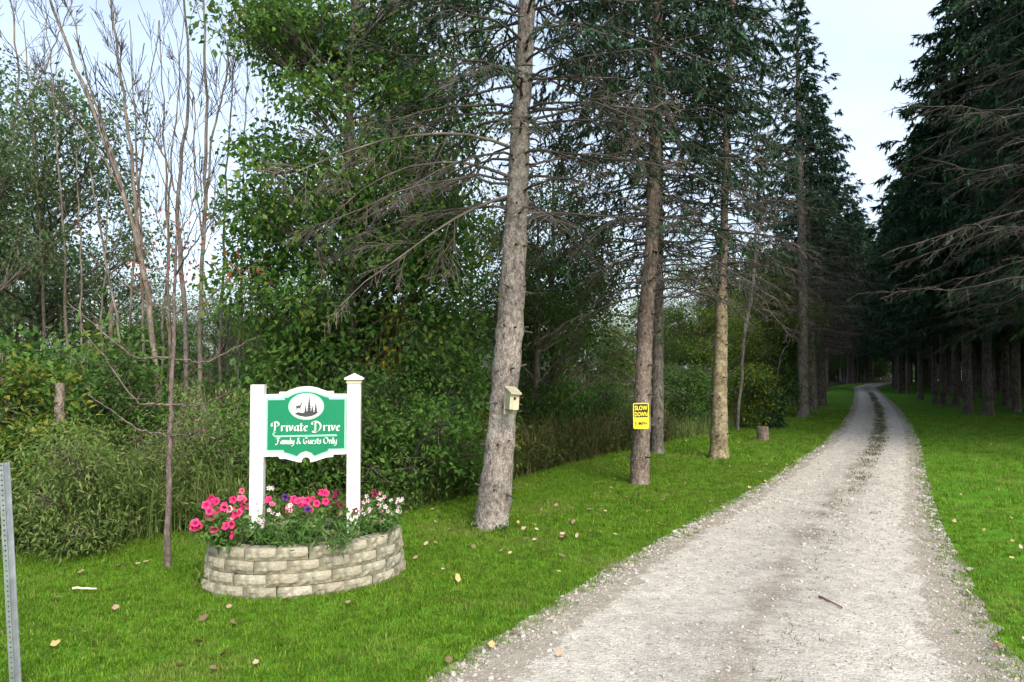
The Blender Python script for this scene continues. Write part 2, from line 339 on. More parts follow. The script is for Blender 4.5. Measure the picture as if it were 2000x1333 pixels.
# ------------------------------------------------------------------ scattered stuff (grass, stones)
def scatter(name, pts, rots, scs, protos, label, cat):
    col = bpy.data.collections.new(name + '_source')
    for p in protos: col.objects.link(p)
    me = bpy.data.meshes.new(name); me.vertices.add(len(pts)); me.vertices.foreach_set('co', np.asarray(pts, float).ravel())
    a = me.attributes.new('rot', 'FLOAT_VECTOR', 'POINT'); a.data.foreach_set('vector', np.asarray(rots, float).ravel())
    a = me.attributes.new('scl', 'FLOAT', 'POINT'); a.data.foreach_set('value', np.asarray(scs, float).ravel())
    a = me.attributes.new('pick', 'INT', 'POINT'); a.data.foreach_set('value', np.random.default_rng(3).integers(0, len(protos), len(pts)).astype(np.int32))
    o = bpy.data.objects.new(name, me); C.objects.link(o); tag(o, label, cat, kind='stuff')
    ng = bpy.data.node_groups.new(name, 'GeometryNodeTree')
    ng.interface.new_socket('Geometry', in_out='INPUT', socket_type='NodeSocketGeometry'); ng.interface.new_socket('Geometry', in_out='OUTPUT', socket_type='NodeSocketGeometry')
    N = ng.nodes.new; gi = N('NodeGroupInput'); go = N('NodeGroupOutput'); ip = N('GeometryNodeInstanceOnPoints'); ci = N('GeometryNodeCollectionInfo')
    ci.inputs['Collection'].default_value = col; ci.inputs['Separate Children'].default_value = True; ci.inputs['Reset Children'].default_value = True
    def na(nm, ty):
        x = N('GeometryNodeInputNamedAttribute'); x.data_type = ty; x.inputs['Name'].default_value = nm; return x.outputs[0]
    K = ng.links.new
    K(gi.outputs[0], ip.inputs['Points']); K(ci.outputs[0], ip.inputs['Instance']); ip.inputs['Pick Instance'].default_value = True
    K(na('pick', 'INT'), ip.inputs['Instance Index']); K(na('rot', 'FLOAT_VECTOR'), ip.inputs['Rotation']); K(na('scl', 'FLOAT'), ip.inputs['Scale'])
    K(ip.outputs[0], go.inputs[0])
    md = o.modifiers.new('scatter', 'NODES'); md.node_group = ng
    return o
def tuft(nb, h0, h1, wd, spread, mat, rng, lean=.5):
    g = Geo(); a = rng.uniform(0, 2 * PI, nb); r = spread * np.sqrt(rng.random(nb)); P = np.stack([r * np.cos(a), r * np.sin(a), np.zeros(nb)], 1)
    d = rng.uniform(0, 2 * PI, nb); h = rng.uniform(h0, h1, nb); le = np.abs(rng.normal(0, lean, nb)) * h
    D = np.stack([np.cos(d), np.sin(d), np.zeros(nb)], 1); sd = np.stack([-np.sin(d), np.cos(d), np.zeros(nb)], 1) * (wd * rng.uniform(.7, 1.3, nb))[:, None] / 2
    Z = np.array([0, 0, 1.])
    m = P + D * (le * .35)[:, None] + Z * (h * .6)[:, None]; tp = P + D * le[:, None] + Z * (h * rng.uniform(.85, 1, nb))[:, None]
    v = np.stack([P - sd, P + sd, m + sd * .8, m - sd * .8, tp], 1); b = np.arange(nb)[:, None] * 5; rn = rng.random(nb)
    g.add(v, np.array([[0, 1, 2, 3]]) + b, rn); g.add(v, np.array([[3, 2, 4]]) + b, rn)
    return bpy.data.objects.new('tuft', g.mesh('tuft', mat))
PLC = np.array([-1.62, 5.93]); PLA, PLB, PLR = .73, .52, math.radians(24)        # planter oval
def in_planter(x, y, grow=0.):
    dx, dy = x - PLC[0], y - PLC[1]; u = dx * math.cos(PLR) + dy * math.sin(PLR); v = -dx * math.sin(PLR) + dy * math.cos(PLR)
    return (u / (PLA + grow)) ** 2 + (v / (PLB + grow)) ** 2 < 1
def lawn_pts(n, y0, y1, side):
    y = rng.uniform(y0, y1, n)
    if side == 'L': a = np.array([max(ll(v), -.85 * v - 1.5) for v in y]) - .25; b = road_l(y) + rng.normal(0, .12, n) - .02
    else: a = road_r(y) + rng.normal(0, .12, n) + .0; b = np.minimum(road_r(y) + 9, .85 * y + 1.5)
    wdt = np.maximum(b - a, 0); keep = rng.random(n) * np.max(wdt) < wdt
    y, a, b = y[keep], a[keep], b[keep]
    u = rng.random(len(y))
    x = a + (b - a) * u
    k = ~in_planter(x, y, .02); return np.stack([x[k], y[k], np.zeros(k.sum()) + .004], 1)
tufts = [tuft(16, .016, .048, .0042, .05, M['blade'], rng, .6) for _ in range(6)]
def edge_tufts(n, y1):
    y = 3 + (y1 - 3) * rng.random(n) ** 1.4; s_ = rng.random(n) < .5; x = np.where(s_, road_l(y) + rng.normal(.0, .11, n), road_r(y) + rng.normal(0, .13, n))
    return np.stack([x, y, np.full(n, .006)], 1)
P = [edge_tufts(2600, 24), lawn_pts(30000, 3.0, 7.2, 'L'), lawn_pts(17000, 7.2, 13, 'L'), lawn_pts(9000, 13, 30, 'L'), lawn_pts(6000, 3.2, 9, 'R'), lawn_pts(9000, 9, 26, 'R')]
SC = [rng.uniform(.5, 1., len(P[0])), rng.uniform(.6, 1.05, len(P[1])), rng.uniform(.8, 1.35, len(P[2])), rng.uniform(1.2, 2., len(P[3])), rng.uniform(.7, 1.1, len(P[4])), rng.uniform(1.1, 1.9, len(P[5]))]
P = np.concatenate(P); SC = np.concatenate(SC)
scatter('lawn_grass', P, np.stack([rng.normal(0, .12, len(P)), rng.normal(0, .12, len(P)), rng.uniform(0, 6.28, len(P))], 1), SC, tufts, 'short bright green mown grass covering both lawns beside the gravel drive', 'grass')
# weeds in the middle of the drive
n = 1700; y = 3.2 + 46 * rng.random(n) ** 1.6; cen = (road_l(y) + road_r(y)) / 2; wdt = (road_r(y) - road_l(y))
x = cen + .07 * wdt + .012 * wdt * np.sin(y * 1.3) + rng.normal(0, .034, n) * wdt
dens = np.clip((y - 3) / 10, .12, 1) * (np.sin(x * 5 + y * 1.7) + np.sin(y * 3.1) > -.9)
k = rng.random(n) < dens; x, y = x[k], y[k]
scatter('centre_weeds', np.stack([x, y, np.full(len(x), .03)], 1), np.stack([rng.normal(0, .3, len(x)), rng.normal(0, .3, len(x)), rng.uniform(0, 6.28, len(x))], 1), rng.uniform(.5, 1.1, len(x)) * np.clip(y / 10, .7, 1.8),
        [tuft(12, .015, .04, .007, .06, M['strip'], rng, 1.2) for _ in range(4)], 'sparse low weeds growing along the middle of the gravel drive', 'weeds')
def pebble(rng):
    import bmesh
    bm = bmesh.new(); bmesh.ops.create_icosphere(bm, subdivisions=1, radius=1)
    for v in bm.verts: v.co = Vector((v.co.x * 1.15, v.co.y * .9, v.co.z * .62)) * rng.uniform(.75, 1.25)
    me = bpy.data.meshes.new('pebble'); bm.to_mesh(me); bm.free(); me.materials.append(M['pebble']); return bpy.data.objects.new('pebble', me)
n = 30000; y = 2.8 + 22 * rng.random(n) ** 2.4; t = rng.random(n); e = rng.random(n) < .2
t = np.where(e, np.abs(rng.normal(-.01, .06, n)), t); t = np.where(e & (rng.random(n) < .35), 1 - t, t)
x = road_l(y) + (road_r(y) - road_l(y)) * t
sz = np.exp(rng.normal(math.log(.0058), .42, n)) * np.where(e, 1.25, 1); sz = np.clip(sz, .003, .026) * np.clip(y / 6, .85, 1.4)
zz = .008 + .03 * (1 - (2 * t - 1) ** 2)
scatter('loose_gravel', np.stack([x, y, zz + sz * .15], 1), np.stack([rng.normal(0, .3, n), rng.normal(0, .3, n), rng.uniform(0, 6.28, n)], 1), sz, [pebble(rng) for _ in range(8)],
        'loose pale limestone gravel scattered over the drive surface', 'gravel')

# ------------------------------------------------------------------ tree builders
def knots(g, path, R, zs, rng, k=5, mat=1):
    A, B = [], []
    P = np.asarray(path)
    for z in zs:
        c = np.array([np.interp(z, P[:, 2], P[:, i]) for i in range(3)]); r = np.interp(z, P[:, 2], R)
        a0 = rng.uniform(0, 6.28)
        for i in range(k):
            a = a0 + i * 6.28 / k + rng.normal(0, .2); d = np.array([math.cos(a), math.sin(a), rng.uniform(-.2, .3)])
            A.append(c + d * r * .8); B.append(c + d * (r + rng.uniform(.02, .12)))
    if A: g.sticks(np.array(A), np.array(B), .014, .008, 5, mat)
def trunk_geo(path, R, rng, sides=14, step=.12, lump=.035, whorl=None, wa=.10, flare=.25):
    P = np.asarray(path, float); z = np.arange(P[0, 2], P[-1, 2], step); z = np.append(z, P[-1, 2])
    def sm(v):
        x = np.interp(z, P[:, 2], v); kk = max(1, int(.5 / step)); ker = np.ones(2 * kk + 1) / (2 * kk + 1)
        return np.convolve(np.pad(x, kk, mode='reflect', reflect_type='odd'), ker, 'valid') if len(x) > 2 * kk + 1 else x
    Q = np.stack([sm(P[:, 0]), sm(P[:, 1]), z], 1); r = np.interp(z, P[:, 2], R)
    r = r * (1 + flare * np.exp(-(z - z[0]) / .22))
    if whorl is not None:
        for wz in whorl: r = r * (1 + wa * np.exp(-((z - wz) / .09) ** 2))
    g = Geo(); g.tube(Q, r, sides, None, 0, True, lump, rng); return g, Q, r
def spruce_branch(g, p0, az, Ln, rng, rise=.1, droop=.55, upt=.2, r0=.016, live=0., dens=9, spray=.14, twig=1.0, fine=True, tw=.0035, sprw=.15, start=.2):
    n = 9; t = np.linspace(0, 1, n); h = np.array([math.cos(az), math.sin(az), 0]); sd = np.array([-h[1], h[0], 0])
    wob = np.cumsum(rng.normal(0, .02, n)) * Ln; wz = np.cumsum(rng.normal(0, .012, n)) * Ln; wob -= wob[0]; wz -= wz[0]
    P = p0 + np.outer(Ln * t * (1 - .1 * t), h) + np.outer(wob, sd); P[:, 2] += Ln * (rise * t - droop * t ** 2 + upt * t ** 3) + wz
    g.tube(P, np.linspace(r0, .003, n), 5, None, 0)
    m = max(4, int(Ln * dens)); s = start + (1 - start) * np.sort(rng.random(m)); A = np.stack([np.interp(s, t, P[:, i]) for i in range(3)], 1)
    T = nrm(np.stack([np.interp(s, t, np.gradient(P[:, i])) for i in range(3)], 1))
    sg = rng.choice([-1., 1.], m)[:, None]; ang = rng.uniform(.5, 1.15, m)[:, None]
    D = nrm(T * np.cos(ang) + sg * sd * np.sin(ang) + np.stack([np.zeros(m), np.zeros(m), rng.normal(-.22, .2, m)], 1))
    l2 = (twig * rng.uniform(.25, .62, m) * (1.05 - .6 * s) * min(1.15, .45 + Ln * .28))[:, None]
    mid = A + D * l2 * .5; D2 = nrm(D + np.stack([rng.normal(0, .15, m), rng.normal(0, .15, m), rng.normal(-.28, .15, m)], 1)); E = mid + D2 * l2 * .5
    g.sticks(A, mid, tw * 1.5, tw, 3); g.sticks(mid, E, tw, tw * .5, 3)
    q = 4 if fine else 2; rep = np.repeat(np.arange(m), q); u = rng.uniform(.15, 1, len(rep))[:, None]
    B = np.where(u < .5, A[rep] + (mid - A)[rep] * u * 2, mid[rep] + (E - mid)[rep] * (u - .5) * 2)
    D3 = nrm(D[rep] + rng.normal(0, .55, (len(rep), 3)) + np.array([0, 0, -.2])); l3 = rng.uniform(.10, .3, len(rep))[:, None] * l2[rep] * 1.2
    E3 = B + D3 * l3
    if fine: g.sticks(B, E3, tw * .7, tw * .35, 3)
    if live > 0:
        a = np.concatenate([mid, E, B]); d = np.concatenate([D, D2, D3]); k = rng.random(len(a)) < live; a, d = a[k], d[k]; m2 = len(a)
        for rpt in range(3):
            dd = nrm(d + rng.normal(0, .35, (m2, 3)) + np.array([0, 0, -.25])); N = nrm(rng.normal(0, .5, (m2, 3)) + np.array([0, 0, 1.]))
            ln = spray * rng.uniform(.7, 1.4, m2)
            g.leaves(a - dd * ln[:, None] * .4, dd, N, ln, ln * sprw, rng.random(m2), 1, .1, .5)
def spruce_crown(rng, H, path, z0, z1, Lf, livef, step=.32, per=5, **kw):
    g = Geo(); P = np.asarray(path); z = z0; a0 = 0
    while z < z1:
        c = np.array([np.interp(z, P[:, 2], P[:, 0]), np.interp(z, P[:, 2], P[:, 1]), z]); a0 += 1.1
        for i in range(per):
            zz = rng.normal(0, .06); Ln = Lf(z) * rng.uniform(.7, 1.15)
            fr = (z / H); up = .05 + .35 * max(0, fr - .6)
            spruce_branch(g, c + np.array([0, 0, zz]), a0 + i * 6.283 / per + rng.normal(0, .22), Ln, rng, rise=up + rng.normal(0, .05), droop=.45 * (1 - .6 * fr) + rng.normal(0, .06), live=livef(z), **kw)
        z += step * rng.uniform(.8, 1.2)
    return g

def broadleaf(rng, lobes, trunk, tr, leaf=.09, twigs=34, per=12, wd=.55, droop=.35, limb_r=.03, stems=1, shell=.45, gap=0.):
    """lobes: (x,y,z,r); trunk: path of (x,y,z); returns wood and leaf meshes"""
    wg = Geo(); lg = Geo(); T = np.asarray(trunk, float)
    nR = np.linspace(tr, tr * .25, len(T)); wg.tube(T, nR, 9, None, 0, False, .04, rng)
    for (x, y, z, r) in lobes:
        c = np.array([x, y, z]); hd = math.hypot(x - T[-1, 0], y - T[-1, 1])
        zs = np.clip(z - .7 * hd - .3 * r, T[0, 2] + .1, T[-1, 2] - .02)
        s = np.array([np.interp(zs, T[:, 2], T[:, i]) for i in range(3)]); m = (s + c) / 2 + rng.normal(0, .12, 3) * np.linalg.norm(c - s)
        tt = np.linspace(0, 1, 6)[:, None]; pth = s * (1 - tt) ** 2 + 2 * m * tt * (1 - tt) + c * tt ** 2
        rs = limb_r * min(1.6, .5 + np.linalg.norm(c - s) * .3); wg.tube(pth, np.linspace(rs, .006, 6), 5)
        d = nrm(rng.normal(size=(twigs, 3))); rad = r * (shell + (1 - shell) * rng.random(twigs) ** .6)
        E = c + d * rad[:, None] * np.array([1, 1, .8]); A = pth[rng.integers(2, 6, twigs)]
        wg.sticks(A, E, .006, .002, 3)
        rep = np.repeat(np.arange(twigs), per); n = len(rep); off = rng.normal(0, .13 + r * .06, (n, 3)); off[:, 2] *= .75
        Pp = E[rep] + off; D = nrm(d[rep] * .6 + rng.normal(0, .7, (n, 3)) + np.array([0, 0, -droop])); N = nrm(rng.normal(0, .55, (n, 3)) + np.array([0, 0, 1.]))
        ln = leaf * rng.uniform(.65, 1.3, n); lg.leaves(Pp, D, N, ln, ln * wd, rng.random(n))
    return wg, lg
def blob_lobes(rng, n, c, R, rmin, rmax, hollow=.3):
    L_ = []
    for i in range(n):
        d = nrm(rng.normal(size=3)); k = hollow + (1 - hollow) * rng.random() ** .7
        L_.append((*(np.array(c) + d * np.array(R) * k), rng.uniform(rmin, rmax)))
    return L_
def bare_rec(g, p, d, Ln, r, lvl, rng, up=.12, wob=.1, kids=(3, 6), ang=(.45, .9), rend=.45, minr=.0035):
    n = 6; pts = [np.array(p, float)]; dd = nrm(d)
    for i in range(n - 1):
        dd = nrm(dd + rng.normal(0, wob, 3) + np.array([0, 0, up])); pts.append(pts[-1] + dd * Ln / (n - 1))
    pts = np.array(pts); g.tube(pts, np.maximum(np.linspace(r, r * rend, n), minr), 6 if r > .02 else 4 if r > .008 else 3)
    if lvl > 0: bare_kids(g, pts, r, r * rend, Ln, lvl, rng, up, wob, kids, ang, rend, minr)
    return pts
def bare_kids(g, pts, r0, r1, Ln, lvl, rng, up, wob, kids, ang, rend, minr, t0=.3):
    n = len(pts)
    for k in range(rng.integers(*kids)):
        t = rng.uniform(t0, 1.); i = min(n - 2, int(t * (n - 1))); f = t * (n - 1) - i
        q = pts[i] * (1 - f) + pts[i + 1] * f; tg = nrm(pts[i + 1] - pts[i]); a = rng.uniform(*ang); pr = nrm(np.cross(tg, rng.normal(size=3)))
        bare_rec(g, q, tg * math.cos(a) + pr * math.sin(a), Ln * rng.uniform(.3, .6) * (1.15 - .5 * t), max(minr, (r0 + (r1 - r0) * t) * .55), lvl - 1, rng, up, wob, kids, ang, rend, minr)

# ------------------------------------------------------------------ roadside spruces on the left
def near_spruce(name, label, pathpx, D, rpx, bark, zs_dead, Lf, livef, seed, ztop, step, per, zlo, extra=(), group='spruces lining the left of the drive', needle='needle', **kw):
    rng = np.random.default_rng(seed); base = G(*pathpx[0]); D = base[1]
    path = np.array([W(px, py, D) - base for px, py in pathpx]); path[0] = (0, 0, 0)
    d = path[-1] - path[-2]; d = d / d[2]; last = path[-1]
    if last[2] < ztop: path = np.vstack([path, last + d * .5 * (ztop - last[2]) * np.array([1, 1, 2])])
    R = np.array(rpx, float) * .93 * D / FPX / 2; R = np.append(R, R[-1] * .35) if len(R) < len(path) else R
    t = thing(name, label, 'spruce tree', base, 0, group)
    wh = np.arange(.4, ztop, .42) + rng.normal(0, .05, len(np.arange(.4, ztop, .42)))
    tg, Q, r = trunk_geo(path - np.array([0, 0, .05]), R, rng, 16, .07, .035, wh, .08, .25)
    knots(tg, Q, r, wh[wh < zlo + 2.5], rng, 6, 1)
    to = obj('trunk', tg, [M[bark], M['twig'], M['bark_brown']], t)
    if bark == 'bark_peeled':
        for pl_ in to.data.polygons:
            if pl_.material_index == 0 and pl_.center.z > 3.1 + .25 * math.sin(3 * math.atan2(pl_.center.y, pl_.center.x)): pl_.material_index = 2
    z = zlo; a0 = rng.uniform(0, 6)
    while z < ztop - .3:
        c = np.array([np.interp(z, Q[:, 2], Q[:, 0]), np.interp(z, Q[:, 2], Q[:, 1]), z]); a0 += 1.2
        for i in range(per):
            bg_ = Geo(); lv = livef(z)
            spruce_branch(bg_, c + [0, 0, rng.normal(0, .08)], a0 + i * 6.283 / per + rng.normal(0, .25), Lf(z) * rng.uniform(.55, 1.15), rng, rise=rng.normal(.12, .08), droop=rng.uniform(.35, .7), upt=rng.uniform(.1, .25), live=lv, **kw)
            obj('branch', bg_, [M['twig'], M[needle]], t)
        z += step * rng.uniform(.75, 1.25)
    for (p0, p1, p2, rad) in extra:
        bg_ = Geo(); a, b, c = [W(*p, D + dd) - base for p, dd in (p0, p1, p2)]
        tt = np.linspace(0, 1, 9)[:, None]; pp = a * (1 - tt) ** 2 + 2 * b * tt * (1 - tt) + c * tt ** 2 + np.cumsum(rng.normal(0, .012, (9, 3)), 0)
        bg_.tube(pp, np.linspace(rad, .004, 9), 5)
        bare_kids(bg_, pp, rad * .6, .003, 1.3, 2, rng, -.06, .1, (11, 14) if rad < .025 else (3, 5), (.5, 1.1), .4, .003)
        obj('branch', bg_, [M['twig_tan'], M[needle]], t)
    return t
near_spruce('spruce_tree', 'tan-barked leaning spruce trunk carrying the wooden birdhouse', [(957, 1032), (974, 900), (984, 760), (996, 650), (1003, 500), (1012, 370), (1018, 200), (1030, 0)], 7.6,
            (66, 62, 54, 57, 50, 45, 38, 35), 'bark_tan', 0, lambda z: 2.35 if z < 6 else max(.4, 2.5 * (11 - z) / 5.), lambda z: float(np.clip((z - 3.6) * .22, 0.0, .7)), 11, 10.5, .25, 6, 3.35,
            extra=[(((1003, 290), 0), ((830, 215), -.5), ((570, 345), -.9), .02), (((1003, 350), 0), ((800, 260), .2), ((600, 470), .3), .02), (((1000, 380), 0), ((860, 420), -.3), ((665, 600), -.6), .018),
                   (((1015, 240), 0), ((1150, 190), -.3), ((1290, 200), -.5), .018), (((1012, 330), 0), ((1160, 270), .2), ((1290, 330), .4), .016)], dens=12, spray=.13)
near_spruce('spruce_tree', 'slender brown spruce trunk with the yellow sign nailed to it', [(1248, 948), (1253, 840), (1261, 600), (1272, 500), (1279, 300), (1285, 0)], 10.4,
            (38, 35, 32, 28, 25, 20), 'bark_brown', 0, lambda z: 2.1 if z < 6.5 else max(.4, 2.3 * (12 - z) / 5.5), lambda z: float(np.clip((z - 2.9) * .22, 0., .75)), 12, 11.5, .24, 7, 2.85, dens=12, spray=.15)
near_spruce('spruce_tree', 'dark thin spruce trunk just behind the trunk with the yellow sign', [(1283, 888), (1284, 700), (1285, 500), (1286, 200)], 14,
            (27, 25, 22, 18), 'bark_grey', 0, lambda z: 2.2 if z < 7 else max(.4, 2.4 * (13 - z) / 6), lambda z: float(np.clip((z - 3.4) * .25, .0, .8)), 13, 12.5, .32, 6, 3.4, dens=8, spray=.17, fine=False,
            extra=[(((1280, 622), 0), ((1200, 618), -.4), ((1135, 610), -.6), .03), (((1280, 690), 0), ((1200, 640), -.4), ((1150, 622), -.5), .03), (((1278, 745), 0), ((1215, 690), -.4), ((1130, 668), -.6), .03), (((1278, 778), 0), ((1210, 720), -.4), ((1140, 705), -.6), .028)])
near_spruce('spruce_tree', 'pale peeling spruce trunk standing between the yellow sign and the stump', [(1404, 897), (1405, 760), (1409, 640), (1408, 590), (1412, 520), (1420, 200), (1432, 0)], 13.5,
            (37, 30, 26, 24, 17, 13, 10), 'bark_peeled', 0, lambda z: 1.85 if z < 5.5 else max(.25, 1.85 * (11 - z) / 5.5), lambda z: float(np.clip((z - 4.4) * .09, 0., .28)), 14, 11, .21, 7, 3.1, dens=12, spray=.15)

# the long rows: shared builds, copied
def make_conifer(name, seed, H, r0, z0, Lf, livef, step, per, label, group, bark='bark_grey', needle='needle', stub=None, **kw):
    rng = np.random.default_rng(seed); t = thing(name, label, 'conifer tree', (0, 0, 0), 0, group)
    path = [(0, 0, -.05), (rng.normal(0, .05), rng.normal(0, .05), H * .35), (rng.normal(0, .08), rng.normal(0, .08), H * .7), (0, 0, H)]
    tg, Q, r = trunk_geo(path, [r0, r0 * .82, r0 * .5, .02], rng, 10, .25, .03, None, 0, .3)
    knots(tg, Q, r, np.arange(.5, z0 + 2, .45), rng, 6, 1); obj('trunk', tg, [M[bark], M['twig']], t)
    cg = spruce_crown(rng, H, Q, z0, H - .1, Lf, livef, step, per, **kw); obj('crown', cg, [M['twig'], M[needle]], t)
    return t
def cone(H, zb, Lm, pw=.8): return lambda z: max(.25, Lm * ((H - z) / (H - zb)) ** pw) if z > zb else Lm * (.75 + .25 * z / zb)
roadside = make_conifer('spruce_tree', 21, 14.3, .19, 3.0, cone(14.3, 5, 2.95), lambda z: float(np.clip((z - 5.2) * .26, .0, 1)), .30, 6, 'x', 'spruces lining the left of the drive', fine=True, dens=8, spray=.2, tw=.005, sprw=.17)
roadside2 = make_conifer('spruce_tree', 22, 13.2, .17, 3.2, cone(13.2, 4.5, 2.8), lambda z: float(np.clip((z - 4.6) * .28, .0, 1)), .32, 6, 'x', 'spruces lining the left of the drive', fine=False, dens=10, spray=.22, tw=.005, sprw=.17)
plant1 = make_conifer('pine_tree', 23, 14.0, .135, 2.9, cone(14, 5.0, 3.1, .7), lambda z: float(np.clip((z - 2.6) * .6, .1, 1)), .30, 6, 'x', 'conifers in the plantation right of the drive', 'bark_dark', 'pine', fine=False, dens=8, spray=.27, tw=.005, sprw=.19)
plant2 = make_conifer('pine_tree', 24, 12.8, .13, 3.6, cone(12.8, 6.0, 2.7, .7), lambda z: float(np.clip((z - 4.2) * .5, .1, 1)), .32, 6, 'x', 'conifers in the plantation right of the drive', 'bark_dark', 'pine', fine=False, dens=7, spray=.28, tw=.005, sprw=.19)
deadlow = make_conifer('spruce_tree', 25, 13.5, .2, 3.1, lambda z: 3.7 if z < 6.5 else max(.4, 4.0 * (13.5 - z) / 7.), lambda z: float(np.clip((z - 6.6) * .3, .04, .95)), .40, 5, 'x', 'dead-limbed spruces at the right edge', 'bark_grey', 'needle', fine=True, dens=7, spray=.2, tw=.0045, sprw=.17, twig=1.3)
rng = np.random.default_rng(5)
used = set()
def put(proto, loc, sc, label, group, rz=None):
    rz = rng.uniform(0, 6.28) if rz is None else rz
    loc = (loc[0], loc[1], 0)
    if proto.name not in used:
        used.add(proto.name); proto.location = loc; proto.rotation_euler = (0, 0, rz); proto.scale = (sc,) * 3; proto['label'] = label; proto['group'] = group; return proto
    return copy_thing(proto, loc, rz, sc, label, group)
ROWL = 'spruces lining the left of the drive'
put(roadside, G(1568, 817), 1.0, 'tall full spruce with pointed top, first trunk beyond the stump', ROWL)
put(roadside2, G(1589, 803), 1.0, 'spruce second beyond the stump, close behind the tall pointed one', ROWL)
put(roadside, G(1606, 792), .95, 'spruce third beyond the stump on the left of the drive', ROWL)
for y_ in (39, 44, 49, 54.5, 60, 66):
    put([roadside, roadside2][int(y_) % 2], (road_l(y_) - 1.9 - rng.random() * .5, y_), rng.uniform(.88, 1.02), 'far dark spruce in the left row near the bend', ROWL)
PLAN = 'conifers in the plantation right of the drive'
front = [((1985, 805), 'dark plantation conifer at the right edge of the view', plant2), ((1930, 813), 'plantation conifer standing nearest the lawn, second from the right edge', plant1), ((1891, 808), 'black narrow plantation trunk nearest the drive', plant1), ((1866, 796), 'plantation conifer just left of the black narrow trunk', plant2),
         ((1843, 794), 'second plantation conifer left of the black narrow trunk', plant1), ((1827, 790), 'third plantation conifer left of the black narrow trunk', plant2), ((1798, 781), 'forked-looking pair trunk of the plantation edge, right of the far pale pair', plant1), ((1773, 769), 'paler far plantation trunk, right one of the pair near the bend', plant2), ((1757, 768), 'paler far plantation trunk, left one of the pair near the bend', plant1)]
for p, lb, pr in front: put(pr, G(*p), rng.uniform(1.0, 1.08) * (1.18 if p[0] > 1880 else 1), lb, PLAN)
n_pl = 0
for row in range(0, 9):
    y_ = 11.5 + (row % 2) * 1.3
    while y_ < 92:
        x_ = road_r(y_) + np.interp(y_, [10, 25, 40, 60], [4.6, 3.0, 1.9, 1.7]) + row * 2.5 + rng.normal(0, .25); yy = y_ + rng.normal(0, .3)
        px = 1000 + 1444 * x_ / yy
        ok = row > 0 or y_ > 54
        if row == 0 and y_ < 24: ok = False
        if yy < 26 and px < 2020: ok = False
        if yy < 20 and row > 4: ok = False
        if px > 2700: ok = False
        if ok: put([plant2, plant1][row == 0 or rng.random() < .3], (x_, yy), rng.uniform(.9, 1.1) * (1.25 if yy < 34 else 1.08), 'dark plantation conifer among the inner rows right of the drive' if row else 'far plantation conifer lining the drive at the bend', PLAN); n_pl += 1
        y_ += 2.9 if row < 3 else 3.6
ED = 'dead-limbed spruces at the right edge'
put(deadlow, (9.9, 12.5), 1.05, 'spruce with long bare grey limbs reaching in at the upper right corner', ED, .4)
put(deadlow, (13.2, 17.0), .97, 'spruce with drooping dead limbs behind the one at the upper right corner', ED, 2.1)
put(deadlow, (16.4, 21.8), 1.0, 'spruce with dense dead brush of limbs above the rightmost trunks', ED, 4.0)

for (x_, y_, s_, lb) in [(14.9, 19.6, 1.2, 'green conifer filling the right edge behind the dead limbs'), (17.0, 24.0, 1.25, 'tall green conifer above the rightmost trunks'), (12.6, 14.6, 1.15, 'green conifer just outside the drive lawn at the far right')]: put(plant1, (x_, y_), s_, lb, PLAN)

# ------------------------------------------------------------------ broadleaved woods on the left
def make_broad(name, seed, lobes, trunk, tr, mat, label, cat='tree', bark='bark_wood', group=None, loc=(0, 0, 0), **kw):
    rg = np.random.default_rng(seed); wg, lg = broadleaf(rg, lobes, trunk, tr, **kw); t = thing(name, label, cat, loc, 0, group)
    obj('trunk' if cat == 'tree' else 'stems', wg, M[bark], t); obj('crown' if cat == 'tree' else 'foliage', lg, M[mat], t); return t
# large maple behind the sign
b = np.array([*W(690, 900, 10.6)[:2], 0])
def lob(px, py, D, r): return (*(W(px, py, D) - b), r)
L_ = []
rg = np.random.default_rng(31)
for (x0, x1, y0, y1, n, ra, rb) in [(430, 560, 0, 170, 6, .32, .5), (560, 880, -40, 180, 16, .38, .6), (490, 700, 170, 420, 13, .36, .55), (640, 880, 180, 420, 14, .36, .58), (470, 900, 420, 640, 34, .45, .68), (520, 900, 640, 800, 22, .4, .6), (700, 930, 700, 930, 14, .4, .55)]:
    for i in range(n): L_.append(lob(rg.uniform(x0, x1), rg.uniform(y0, y1), rg.uniform(9.9, 12.0), rg.uniform(ra, rb)))
for i in range(16): L_.append((rg.uniform(-2.2, 2), rg.uniform(-.6, 1.6), rg.uniform(6.5, 9.5), rg.uniform(.5, .8)))
make_broad('maple_tree', 32, L_, [(0, 0, 0), (-.05, 0, 2), (-.1, .1, 4.2), (-.12, .1, 6), (0, .1, 8)], .105, 'maple', 'tall green maple with yellowing clumps standing behind the green sign', loc=b, bark='bark_dark', leaf=.10, twigs=24, per=17, wd=.55, droop=.6)

pA = make_broad('broadleaf_tree', 41, blob_lobes(np.random.default_rng(1), 40, (0, 0, 5.2), (1.9, 1.9, 3.6), .45, .8), [(0, 0, 0), (.1, .05, 2.5), (0, .1, 5), (.1, 0, 8)], .12, 'leaf_mid', 'x', leaf=.092, twigs=24, per=15)
pB = make_broad('broadleaf_tree', 42, blob_lobes(np.random.default_rng(2), 40, (0, 0, 3.6), (2.4, 2.4, 2.3), .5, .85), [(0, 0, 0), (.1, .05, 1.5), (-.1, .1, 3), (.1, 0, 5)], .11, 'leaf_dark', 'x', leaf=.09, twigs=26, per=16)
pC = make_broad('broadleaf_tree', 43, blob_lobes(np.random.default_rng(3), 26, (0, 0, 7.2), (2.0, 2.0, 2.4), .45, .75, .4), [(0, 0, 0), (.15, .05, 3), (.1, .2, 6), (.2, .1, 9)], .11, 'leaf_mid', 'x', leaf=.095, twigs=20, per=13)
